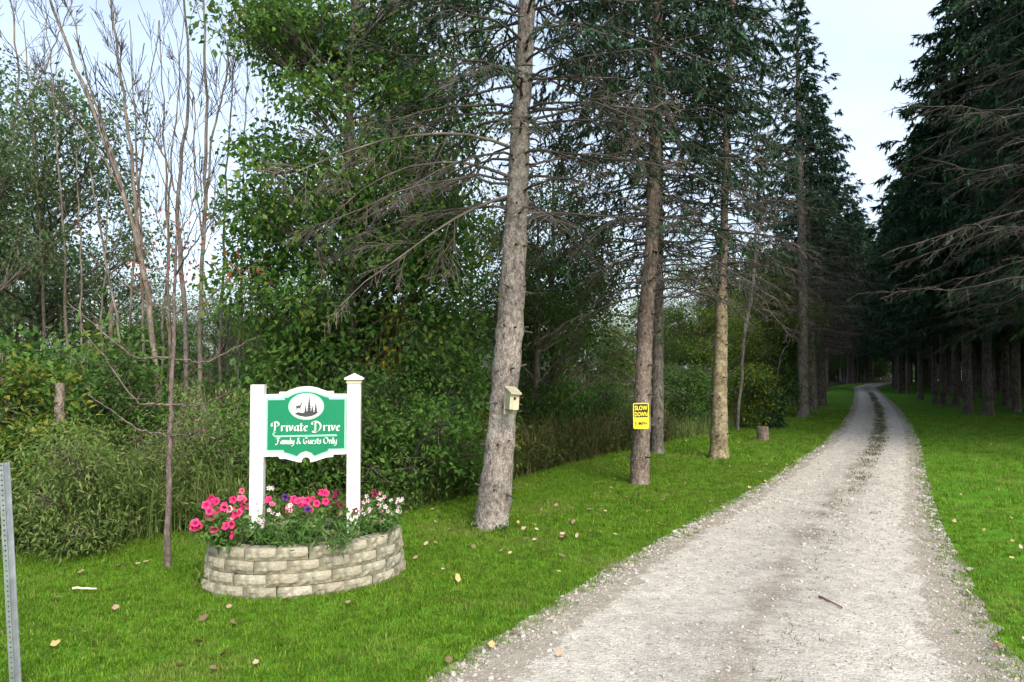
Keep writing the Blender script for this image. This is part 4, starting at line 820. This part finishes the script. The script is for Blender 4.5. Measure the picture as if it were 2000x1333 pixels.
flowering('petunia', 'two deep purple petunias among the pink ones under the sign', [('purple', 557, 563, 970, 976, 5.85, 5.88, 1), ('purple', 599, 605, 994, 1000, 5.62, 5.66, 1)], 50, .045, .5, .029, leafbox=(575, 605, 1000, 1040, 5.5, 5.8))
flowering('petunia', 'dark burgundy petunias beside the right sign post', [('burg', 630, 675, 958, 985, 6.05, 6.3, 9), ('burg', 700, 738, 960, 985, 6.2, 6.4, 4), ('burg', 692, 698, 994, 1000, 5.9, 5.95, 1), ('burg', 655, 680, 970, 1010, 5.95, 6.1, 3)], 240, .05, .5, .030, leafbox=(630, 730, 975, 1035, 5.7, 6.3))
flowering('vinca', 'white and blush flowers spilling over the right end of the stone bed', [('white', 705, 788, 968, 1010, 5.9, 6.25, 24), ('blush', 735, 752, 964, 1005, 6., 6.15, 4), ('white', 745, 755, 1010, 1024, 5.9, 6., 3)], 330, .05, .42, .023, 5, .9, leafbox=(690, 782, 985, 1045, 5.75, 6.25))
flowering('foliage_plant', 'grassy green foliage without blooms along the front rim of the stone bed', [('white', 600, 601, 1000, 1001, 5.6, 5.62, 0)], 520, .085, .13, .02, leafbox=(490, 720, 1008, 1062, 5.36, 5.72), cat='plant')

# ------------------------------------------------------------------ the green sign
M['white'] = plain('white_paint', (.74, .73, .68), .5, var=.10, vscale=6)
M['cream'] = plain('cream_trim', (.62, .54, .36), .5)
M['sgreen'] = plain('sign_green', (.004, .205, .09), .4, var=.06, vscale=4)
M['mint'] = plain('sign_mint', (.34, .62, .48), .45)
M['ink'] = plain('sign_ink', (.055, .055, .06), .5)
M['letter'] = plain('sign_letter', (.82, .80, .76), .45)
SY = 5.95; KZ = SY / FPX
sx = (600 - 1000) / FPX * SY; YAW = math.radians(7)
sign = thing('sign', 'green Private Drive sign hung between two white posts in the stone bed', 'sign', (sx, SY, .0), YAW)
def Zp(py): return CAMH - (py - 720) * KZ
def post(x, top):
    g = Geo(); z0 = .2; h = .052; c = .004
    P8 = [(-h + c, -h), (h - c, -h), (h, -h + c), (h, h - c), (h - c, h), (-h + c, h), (-h, h - c), (-h, -h + c)]
    v = [(x + a, b, z) for z in (z0, top) for a, b in P8]; f = [[i, (i + 1) % 8, 8 + (i + 1) % 8, 8 + i] for i in range(8)]
    g.add(v, f); g.F.append((np.array([[8 + i for i in range(8)]]), np.array([.5]), 0, False)); return obj('post', g, M['white'], sign)
xl_, xr_ = -.375, .375
post(xl_, Zp(751)); pr = post(xr_, Zp(748))
g = Geo(); zt = Zp(748); g.box((xr_, 0, zt + .012), (.058, .058, .014)); obj('cap_collar', g, M['cream'], pr)
g = Geo(); q = .074; zt += .027
g.add([(xr_ - q, -q, zt), (xr_ + q, -q, zt), (xr_ + q, q, zt), (xr_ - q, q, zt), (xr_ - q, -q, zt + .014), (xr_ + q, -q, zt + .014), (xr_ + q, q, zt + .014), (xr_ - q, q, zt + .014), (xr_, 0, zt + .052)], [[0, 1, 5, 4], [1, 2, 6, 5], [2, 3, 7, 6], [3, 0, 4, 7], [3, 2, 1, 0]])
g.add(g.V[0], [[4, 5, 8], [5, 6, 8], [6, 7, 8], [7, 4, 8]]); obj('post_cap', g, M['white'], pr)
u = KZ / 7.405 * 1.01
def Z2(zx, zy): return ((zx - 802) * u * (xr_ - xl_ - .1) / (1165 * u), Zp(730 + zy / 7.405))
outer = [(222, 295), (425, 290), (425, 258), (520, 258), (580, 228), (650, 202), (725, 186), (802, 180), (880, 186), (955, 203), (1025, 230), (1080, 250), (1180, 250), (1185, 290), (1383, 290), (1383, 1160), (1185, 1163), (1185, 1196), (1090, 1203), (980, 1240), (895, 1266), (866, 1266), (858, 1225), (835, 1203), (803, 1195), (772, 1203), (750, 1225), (742, 1266), (700, 1266), (610, 1240), (520, 1215), (440, 1215), (415, 1180), (222, 1180)]
mintp = [(240, 345), (465, 340), (465, 312), (535, 312), (590, 280), (655, 255), (725, 240), (802, 234), (880, 240), (950, 256), (1020, 284), (1090, 308), (1125, 310), (1140, 335), (1365, 338), (1365, 1098), (1140, 1102), (1138, 1128), (1040, 1155), (930, 1195), (905, 1170), (870, 1135), (803, 1110), (735, 1135), (700, 1170), (672, 1195), (580, 1165), (500, 1140), (470, 1108), (240, 1108)]
grn = [(268, 376), (503, 374), (505, 344), (548, 342), (600, 310), (660, 285), (730, 268), (802, 262), (880, 268), (945, 284), (1010, 312), (1085, 338), (1108, 340), (1128, 370), (1340, 370), (1340, 1072), (1112, 1076), (1110, 1106), (1020, 1135), (925, 1175), (880, 1128), (803, 1100), (728, 1128), (680, 1175), (590, 1140), (510, 1118), (490, 1084), (268, 1084)]
T_ = lambda L__: [Z2(*p) for p in L__][::-1]
g = Geo(); g.prism(T_(outer), -.018, .018); panel = obj('panel', g, M['white'], sign)
g = Geo(); g.prism(T_(mintp), -.0205, -.0175); obj('bevel_border', g, M['mint'], panel)
g = Geo(); g.prism(T_(grn), -.0235, -.0200); obj('green_field', g, M['sgreen'], panel)
th = np.linspace(0, 2 * PI, 40, endpoint=False)
def oval(sx_, sy_): return [Z2(803 + sx_ * math.cos(a), 470 - sy_ * math.sin(a)) for a in th]
g = Geo(); g.prism(oval(250, 193)[::-1], -.0265, -.0230); ov = obj('oval_emblem', g, M['mint'], panel)
g = Geo(); g.prism(oval(234, 178)[::-1], -.0290, -.0262); obj('oval_field', g, M['white'], panel)
def ink(name, polys):
    g = Geo()
    for i, pl in enumerate(polys): g.prism([Z2(*p) for p in pl][::-1], -.0310 - .0002 * i, -.0288)
    return obj(name, g, M['ink'], panel)
ink('emblem_hill', [[(640, 572), (690, 548), (760, 560), (830, 540), (900, 552), (975, 545), (940, 580), (880, 606), (803, 618), (720, 604)]])
def pinep(x, top, bot, w):
    L1 = []; n = 6
    for i in range(n):
        y0 = top + (bot - top) * i / n; y1 = top + (bot - top) * (i + 1) / n; L1 += [(x + w * .35 * i / n + 1, y0), (x + w * (i + 1) / n, y1)]
    return [(x, top)] + L1 + [(2 * x - a, b) for a, b in L1[::-1]]
for args in ((845, 315, 552, 38), (938, 400, 556, 30), (795, 440, 556, 24), (890, 455, 556, 26)): ink('emblem_pine', [pinep(*args)])
ink('emblem_deer', [[(668, 455), (715, 452), (728, 430), (736, 420), (750, 425), (752, 434), (738, 440), (726, 478), (722, 545), (714, 545), (712, 490), (685, 488), (680, 545), (672, 545), (668, 490), (660, 475)], [(736, 422), (722, 400), (726, 398), (741, 420)], [(742, 422), (752, 398), (756, 400), (746, 424)]])
GL = {'r': (.42, [[(.08, .62), (.09, .03)], [(.1, .46), (.22, .62), (.36, .55)]]), 'i': (.24, [[(.09, .62), (.09, .08), (.16, .0)], [(.06, .84), (.13, .9)]]), 'v': (.44, [[(.02, .62), (.08, .58), (.18, .05)], [(.18, .05), (.36, .4), (.33, .62)]]),
      'a': (.50, [[(.36, .6), (.16, .58), (.06, .3), (.12, .05), (.24, .06), (.35, .25)], [(.37, .62), (.36, .08), (.45, .02)]]), 't': (.34, [[(.14, .86), (.13, .1), (.2, .01), (.3, .08)], [(.0, .6), (.3, .6)]]), 'e': (.43, [[(.08, .3), (.34, .4), (.28, .6), (.13, .57), (.06, .3), (.12, .05), (.24, .01), (.38, .12)]]),
      'P': (.80, [[(.3, .98), (.3, .12), (.24, 0)], [(.06, .55), (-.02, .8), (.16, 1.02), (.48, 1.04), (.66, .8), (.56, .54), (.34, .47)]]), 'D': (1.0, [[(.34, .95), (.33, .04)], [(.1, .72), (.0, .9), (.16, 1.06), (.5, 1.06), (.82, .7), (.76, .2), (.48, -.14), (.14, -.12), (.08, .0)]]),
      'F': (.68, [[(.02, .78), (.12, 1.), (.64, .92)], [(.34, .95), (.3, .1), (.12, -.12), (-.04, .05)], [(.18, .5), (.5, .54)]]), 'm': (.66, [[(.06, .62), (.06, .02)], [(.06, .5), (.18, .62), (.27, .5), (.27, .02)], [(.27, .5), (.4, .62), (.49, .5), (.49, .06), (.58, .02)]]), 'n': (.48, [[(.06, .62), (.06, .02)], [(.06, .5), (.2, .62), (.33, .5), (.33, .06), (.42, .02)]]),
      'l': (.23, [[(.08, 1), (.08, .08), (.16, .01)]]), 'y': (.47, [[(.05, .62), (.08, .1), (.2, .04), (.34, .2)], [(.37, .62), (.35, -.1), (.2, -.32), (.04, -.24)]]), '&': (.72, [[(.6, .02), (.18, .72), (.22, .94), (.38, .92), (.36, .7), (.08, .3), (.1, .04), (.3, 0), (.54, .34)]]),
      'G': (.78, [[(.64, .86), (.42, 1.02), (.12, .85), (.04, .45), (.18, .06), (.4, .0), (.58, .14), (.58, .42), (.38, .44)]]), 'u': (.47, [[(.06, .62), (.07, .1), (.18, .02), (.34, .2)], [(.37, .62), (.36, .06), (.44, .02)]]), 's': (.37, [[(.3, .56), (.15, .62), (.07, .48), (.26, .28), (.23, .06), (.09, .0), (.02, .1)]]),
      'O': (.88, [[(.42, 1.02), (.1, .86), (.04, .4), (.2, .05), (.46, 0), (.7, .25), (.72, .7), (.5, .98), (.24, .9)]]), ' ': (.26, [])}
def script_text(name, txt, x0, x1, ybase, cap, nib, y0=-.0262):
    adv = sum(GL[c][0] for c in txt); kx = (x1 - x0) / adv; x = x0; cnt = 0
    for ch in txt:
        wdt, strokes = GL[ch]
        if strokes:
            g = Geo()
            for st in strokes:
                P_ = np.array(st, float)
                if len(P_) > 2:
                    s_ = np.arange(len(P_)); ss = np.linspace(0, len(P_) - 1, (len(P_) - 1) * 3 + 1); P_ = np.stack([np.interp(ss, s_, P_[:, k]) for k in (0, 1)], 1)
                    for _ in range(2): P_[1:-1] = (P_[:-2] + 2 * P_[1:-1] + P_[2:]) / 4
                for a, b_ in zip(P_[:-1], P_[1:]):
                    cnt += 1; n1, n2 = nib
                    quad = [(a[0] - n1, a[1] - n2), (a[0] + n1, a[1] + n2), (b_[0] + n1, b_[1] + n2), (b_[0] - n1, b_[1] - n2)]
                    cr = sum(quad[i][0] * quad[(i + 1) % 4][1] - quad[(i + 1) % 4][0] * quad[i][1] for i in range(4))
                    if abs(cr) < 1e-4: quad = [(a[0] - n2 * .3, a[1] + n1 * .3), (a[0] + n2 * .3, a[1] - n1 * .3), (b_[0] + n2 * .3, b_[1] - n1 * .3), (b_[0] - n2 * .3, b_[1] + n1 * .3)]
                    elif cr < 0: quad = quad[::-1]
                    g.prism([Z2(x + p[0] * kx, ybase - p[1] * cap) for p in quad], y0 - .00008 * (cnt % 9), -.0230)
            o = obj(name, g, M['letter'], panel)
        x += wdt * kx
script_text('letter', 'Private Drive', 322, 1290, 822, 132, (.062, .045))
script_text('letter', 'Family & Guests Only', 385, 1240, 1005, 92, (.062, .05))
g = Geo(); g.prism([Z2(*p) for p in [(375, 882), (1225, 872), (1245, 888), (1225, 898), (378, 904), (345, 880), (338, 855), (352, 838), (400, 826), (362, 850), (358, 868)]][::-1], -.0258, -.0230); obj('flourish', g, M['mint'], panel)

# ------------------------------------------------------------------ birdhouse on the leaning trunk
M['cedar'] = plain('weathered_pine', (.50, .44, .29), .75, var=.15, vscale=12)
M['cedar_d'] = plain('weathered_roof', (.36, .33, .22), .8, var=.2, vscale=12)
M['black'] = plain('black', (.01, .01, .01), .8)
bp = W(999, 800, 7.42)
bh = thing('birdhouse', 'small wooden birdhouse with round hole nailed to the leaning trunk', 'birdhouse', bp, math.radians(24)); bh.rotation_euler = (0, math.radians(4), math.radians(24)); bh.scale = (.88,) * 3
hw, hd, ht = .056, .062, .185
g = Geo(); g.prism([(-hw, 0.), (hw, 0.), (hw, ht), (-hw, ht)][::-1], -hd - .009, -hd + .009); fb = obj('front_board', g, M['cedar'], bh)
for s_ in (-1, 1):
    g = Geo(); yf, yb = -hd + .0095, hd; x0, x1 = sorted((s_ * hw, s_ * (hw - .016)))
    g.add([(x0, yf, .0), (x1, yf, .0), (x1, yb, .0), (x0, yb, .0), (x0, yf, ht), (x1, yf, ht), (x1, yb, ht + .045), (x0, yb, ht + .045)], [[0, 3, 2, 1], [4, 5, 6, 7], [0, 1, 5, 4], [2, 3, 7, 6], [1, 2, 6, 5], [3, 0, 4, 7]]); obj('side_board', g, M['cedar_d'], bh)
g = Geo(); g.add([(-hw - .012, -hd - .045, ht - .012), (hw + .012, -hd - .045, ht - .012), (hw + .012, hd + .02, ht + .057), (-hw - .012, hd + .02, ht + .057), (-hw - .012, -hd - .045, ht + .006), (hw + .012, -hd - .045, ht + .006), (hw + .012, hd + .02, ht + .075), (-hw - .012, hd + .02, ht + .075)], [[0, 3, 2, 1], [4, 5, 6, 7], [0, 1, 5, 4], [2, 3, 7, 6], [1, 2, 6, 5], [3, 0, 4, 7]]); obj('roof', g, M['cedar_d'], bh)
g = Geo(); g.box((0, hd + .01, .09), (hw + .008, .009, .15)); obj('back_board', g, M['cedar_d'], bh)
g = Geo(); g.box((0, .0, .011), (hw - .017, hd - .011, .009)); obj('floor_board', g, M['cedar_d'], bh)
g = Geo(); th = np.linspace(0, 2 * PI, 16, endpoint=False); g.prism([(.016 * math.cos(a), .125 + .018 * math.sin(a)) for a in th][::-1], -hd - .0105, -hd - .0085); obj('dark_hole_disc', g, M['black'], fb)  # solid black disc painted for the dark inside of the entrance

# ------------------------------------------------------------------ yellow sign
M['yellow'] = plain('sign_yellow', (.85, .72, .03), .4)
yp = W(1252.5, 838, 10.24)
ys_ = thing('sign', 'yellow and black slow down sign nailed to the slender brown trunk', 'sign', yp, math.radians(2)); ys_.rotation_euler = (0, math.radians(-.5), math.radians(2))
yw, yh = .110, .355
def rrect(x0, x1, z0, z1, r, n=5):
    P_ = []
    for cx, cz, a0 in ((x1 - r, z1 - r, 0), (x0 + r, z1 - r, PI / 2), (x0 + r, z0 + r, PI), (x1 - r, z0 + r, 1.5 * PI)):
        for i in range(n): a = a0 + PI / 2 * i / (n - 1); P_.append((cx + r * math.cos(a), cz + r * math.sin(a)))
    return P_
g = Geo(); g.prism(rrect(-yw, yw, 0, yh, .02)[::-1], -.002, .002); pl = obj('plate', g, M['yellow'], ys_)
g = Geo(); g.prism(rrect(-yw + .014, yw - .014, .158, yh - .014, .008)[::-1], -.0045, -.0015); bf = obj('black_field', g, M['black'], pl)
def text_part(txt, x, z, w_, h_, mat, parent, y, bold=.012):
    cu = bpy.data.curves.new('lettering', 'FONT'); cu.body = txt; cu.size = 1; cu.offset = bold; cu.resolution_u = 2; cu.align_x = 'LEFT'; cu.extrude = .02
    tmp = bpy.data.objects.new('lettering', cu); C.objects.link(tmp); bpy.context.view_layer.update()
    me_ = bpy.data.meshes.new_from_object(tmp.evaluated_get(bpy.context.evaluated_depsgraph_get())); bpy.data.objects.remove(tmp); bpy.data.curves.remove(cu)
    co = np.zeros(len(me_.vertices) * 3); me_.vertices.foreach_get('co', co); co = co.reshape(-1, 3); mn, mxx = co.min(0), co.max(0)
    q = np.stack([x + (co[:, 0] - mn[0]) / (mxx[0] - mn[0]) * w_, y - .001 + (-co[:, 2]) * .02, z + (co[:, 1] - mn[1]) / (mxx[1] - mn[1]) * h_], 1)
    me_.vertices.foreach_set('co', q.ravel()); me_.materials.clear(); me_.materials.append(mat); me_.name = 'lettering'; me_.update(); return obj('lettering', me_, None, parent)
text_part('SLOW', -yw + .022, .255, 2 * yw - .044, .065, M['yellow'], pl, -.0052, .03)
text_part('DOWN', -yw + .022, .170, 2 * yw - .044, .065, M['yellow'], pl, -.0052, .03)
text_part('5 MPH', -yw + .022, .045, 2 * yw - .05, .055, M['black'], pl, -.0032, .01)
g = Geo(); g.box((-.01, -.0035, .125), (.07, .001, .005)); obj('small_print_line', g, plain('faded_print', (.45, .38, .05), .5), pl)

# ------------------------------------------------------------------ perforated steel post at the left edge
M['steel'] = plain('galvanised', (.42, .44, .46), .42, .7, var=.18, vscale=14)
b = G(26, 1362); tp = W(2, 905, b[1] + .02); Hs = float(np.linalg.norm(tp - b))
stp = thing('metal_post', 'perforated galvanised steel post leaning at the lower left corner', 'post', b)
dv = Vector(tp - b).normalized(); stp.rotation_euler = (dv.to_track_quat('Z', 'Y').to_matrix() @ Matrix.Rotation(math.radians(180), 3, 'Z')).to_euler()
stp.rotation_euler = (math.asin(-dv.y), math.asin(dv.x), math.radians(0))
def slab(g, p, q, z0, z1, th_=.003):
    p, q = np.array(p), np.array(q); d = (q - p) / np.linalg.norm(q - p); n_ = np.array([-d[1], d[0]]) * th_ / 2
    c = [p - n_, q - n_, q + n_, p + n_]; v = [(*k, z) for z in (z0, z1) for k in c]; g.add(v, [[0, 1, 5, 4], [1, 2, 6, 5], [2, 3, 7, 6], [3, 0, 4, 7], [4, 5, 6, 7], [3, 2, 1, 0]])
for s_ in (-1, 1):
    g = Geo(); slab(g, (s_ * .0305, .022), (s_ * .0195, .022), -.3, Hs); obj('flange', g, M['steel'], stp)
    g = Geo(); slab(g, (s_ * .0190, .0215), (s_ * .0125, .0012), -.3, Hs); obj('channel_wall', g, M['steel'], stp)
g = Geo(); pit = .0254; z = -.3; hx = .0122
while z < Hs - .001:
    z1 = min(z + pit, Hs); zc = (z + z1) / 2; o8 = [(-hx, z), (0, z), (hx, z), (hx, zc), (hx, z1), (0, z1), (-hx, z1), (-hx, zc)]; r_ = .0052 if z1 - z > .02 else .001
    i8 = [(r_ * math.cos(a), zc + r_ * math.sin(a)) for a in [(-135 + 45 * k) * PI / 180 for k in range(8)]]
    v = [(x, -.0015, y) for x, y in o8 + i8] + [(x, .0015, y) for x, y in o8 + i8]
    g.add(v, [[k, (k + 1) % 8, 8 + (k + 1) % 8, 8 + k] for k in range(8)] + [[16 + (k + 1) % 8, 16 + k, 24 + k, 24 + (k + 1) % 8] for k in range(8)] + [[8 + k, 8 + (k + 1) % 8, 24 + (k + 1) % 8, 24 + k] for k in range(8)]); z = z1
obj('perforated_web', g, M['steel'], stp)

# ------------------------------------------------------------------ fallen leaves, sticks, stone, small weeds
FL = rand_mat('fallen_leaf', [(.16, .10, .06), (.33, .22, .14), (.50, .40, .28), (.42, .24, .10), (.50, .42, .16)], [0, .3, .65, .85, 1])
def leaf_mesh(rg):
    g = Geo(); n = 10; th = np.linspace(0, 2 * PI, n, endpoint=False); r = .5 * (1 + .18 * np.cos(5 * th + 1)) ; x = r * np.cos(th) * 1.15; y = r * np.sin(th) * .85
    z = .28 * y ** 2 * 2 + .25 * np.abs(x) ** 2 + rg.normal(0, .05, n) + .03; v = np.concatenate([np.stack([x, y, z], 1), [[0, 0, .02]]]); g.add(v, [[i, (i + 1) % n, n] for i in range(n)], None, 0, True)
    a = np.array([[-.55, 0, .1], [-.85, .04, .16]]); g.sticks(a[:1], a[1:], .02, .012, 3); return g.mesh('fallen_leaf', FL)
rg = np.random.default_rng(131); lms = [leaf_mesh(rg) for _ in range(5)]
def fleaf(p, size, label, group='fallen leaves on the lawn and drive', z=.045):
    size *= .78; o = obj('fallen_leaf', lms[rg.integers(0, 5)], None, None, (p[0], p[1], z)); o.scale = (size,) * 3; o.rotation_euler = (rg.normal(0, .4), rg.normal(0, .4), rg.uniform(0, 6.28)); return tag(o, label, 'leaf', group)
big = fleaf(G(148, 1249), .085, 'largest pale curled leaf on the grass near the metal post'); big.data = big.data.copy(); big.data.materials[0] = plain('pale_leaf', (.62, .52, .36), .8, var=.15)
fleaf(G(108, 1272), .06, 'tan leaf just below left of the largest pale leaf')
fleaf(G(397, 1221), .07, 'tan leaf on grass below the left corner of the stone bed')
fleaf(G(388, 1270), .075, 'dark brown crumpled leaf in the front lawn')
fleaf(G(301, 1213), .07, 'tan leaf midway between largest pale leaf and stone bed')
fleaf(G(247, 1222), .065, 'rusty leaf right above the largest pale leaf')
fleaf(G(437, 1294), .06, 'pale upright leaf at the bottom of the lawn')
fleaf(G(1097, 1097), .075, 'pale tan leaf on grass close to the gravel edge')
fleaf(G(893, 1141), .08, 'biggest tan leaf of the cluster between planter and drive')
fleaf(G(1092, 1128), .055, 'orange leaf at the gravel edge below the pale tan one')
for px, py in [(865, 1123), (890, 1118), (905, 1137), (843, 1133), (895, 1168), (850, 1070), (925, 1078), (812, 1100), (980, 1085), (996, 1090), (1012, 1075), (1062, 1085), (1107, 1013), (1120, 1028), (1155, 1047), (1172, 1054), (455, 1230), (448, 1198), (225, 1200), (110, 1180), (158, 1128), (205, 1118), (270, 1112), (230, 1115), (285, 1108), (185, 1270), (350, 1318), (500, 1310), (415, 1322), (560, 1180), (680, 1190), (930, 1300), (875, 1305), (1080, 1220), (1093, 1292), (960, 1275), (1005, 1245)]: fleaf(G(px, py), rg.uniform(.04, .065), 'small fallen leaf in the front grass among the others')
for i in range(120):
    px, py = rg.uniform(820, 1560), rg.uniform(860, 1080)
    p = G(px, py)
    if p[0] < lawn_left(p[1]) + .1 or p[0] > road_l(p[1]) + .3: continue
    fleaf(p, rg.uniform(.04, .07), 'tiny fallen leaf on the shaded lawn beside the trunks')
for i in range(22):
    p = G(rg.uniform(1840, 2010), rg.uniform(850, 1290))
    if p[0] < road_r(p[1]) - .1: continue
    fleaf(p, rg.uniform(.035, .06), 'tiny fallen leaf on the lawn right of the drive')
def stick(name, label, a, b_, r, mat, cat='stick', bend=.02, z=.02):
    p, q = G(*a), G(*b_); g = Geo(); t = np.linspace(0, 1, 6)[:, None]; P_ = (p * (1 - t) + q * t) - p; P_[:, 2] += z + np.array([0, 1, .3, .8, .2, .5]) * r * .4; P_[:, 1] += np.sin(t[:, 0] * 3) * bend
    g.tube(P_, np.linspace(r, r * .6, 6), 6, None, 0, True, .12, rg); o = obj(name, g, mat, None, p); return tag(o, label, cat)
stick('twig', 'short reddish brown twig lying on the gravel drive', (1600, 1178), (1646, 1201), .008, M['twig_red'], z=.045)
stick('wood_piece', 'whitish strip of bare wood lying on the grass at the left', (142, 1162), (188, 1163), .010, plain('bleached_wood', (.62, .56, .42), .8, var=.2), z=.045, bend=.003)
po = pebble(rg); st = bpy.data.objects.new('stone', po.data); C.objects.link(st); st.location = G(1892, 1117) + np.array([0, 0, .02]); st.scale = (.035, .03, .03); tag(st, 'single pale stone at the right edge of the gravel drive', 'stone')
def little_weed(px, py, h, label, mat='leaf_lime', nb=14):
    b_ = G(px, py); g = Geo(); A = np.zeros((nb, 3)) + rg.normal(0, .02, (nb, 3)) * [1, 1, 0]; E = A + np.stack([rg.normal(0, .07, nb), rg.normal(0, .07, nb), rg.uniform(.4, 1, nb) * h], 1); g.sticks(A, E, .003, .0015, 3)
    rep = np.repeat(np.arange(nb), 6); u = rg.uniform(.3, 1, len(rep))[:, None]; q = A[rep] * (1 - u) + E[rep] * u; ln = rg.uniform(.04, .075, len(rep)); g.leaves(q, rg.normal(0, 1, (len(rep), 3)), rg.normal(0, .5, (len(rep), 3)) + [0, 0, 1], ln, ln * .45, rg.random(len(rep)))
    o = obj('weed', g, M[mat], None, b_); tag(o, label, 'weed')
little_weed(398, 1150, .2, 'light green weed growing against the left end of the stone bed'); little_weed(930, 1036, .1, 'small weed sprouting at the foot of the birdhouse trunk', 'leaf_mid', 10); little_weed(975, 1040, .08, 'tiny weed right at the front base of the birdhouse trunk', 'leaf_mid', 8)
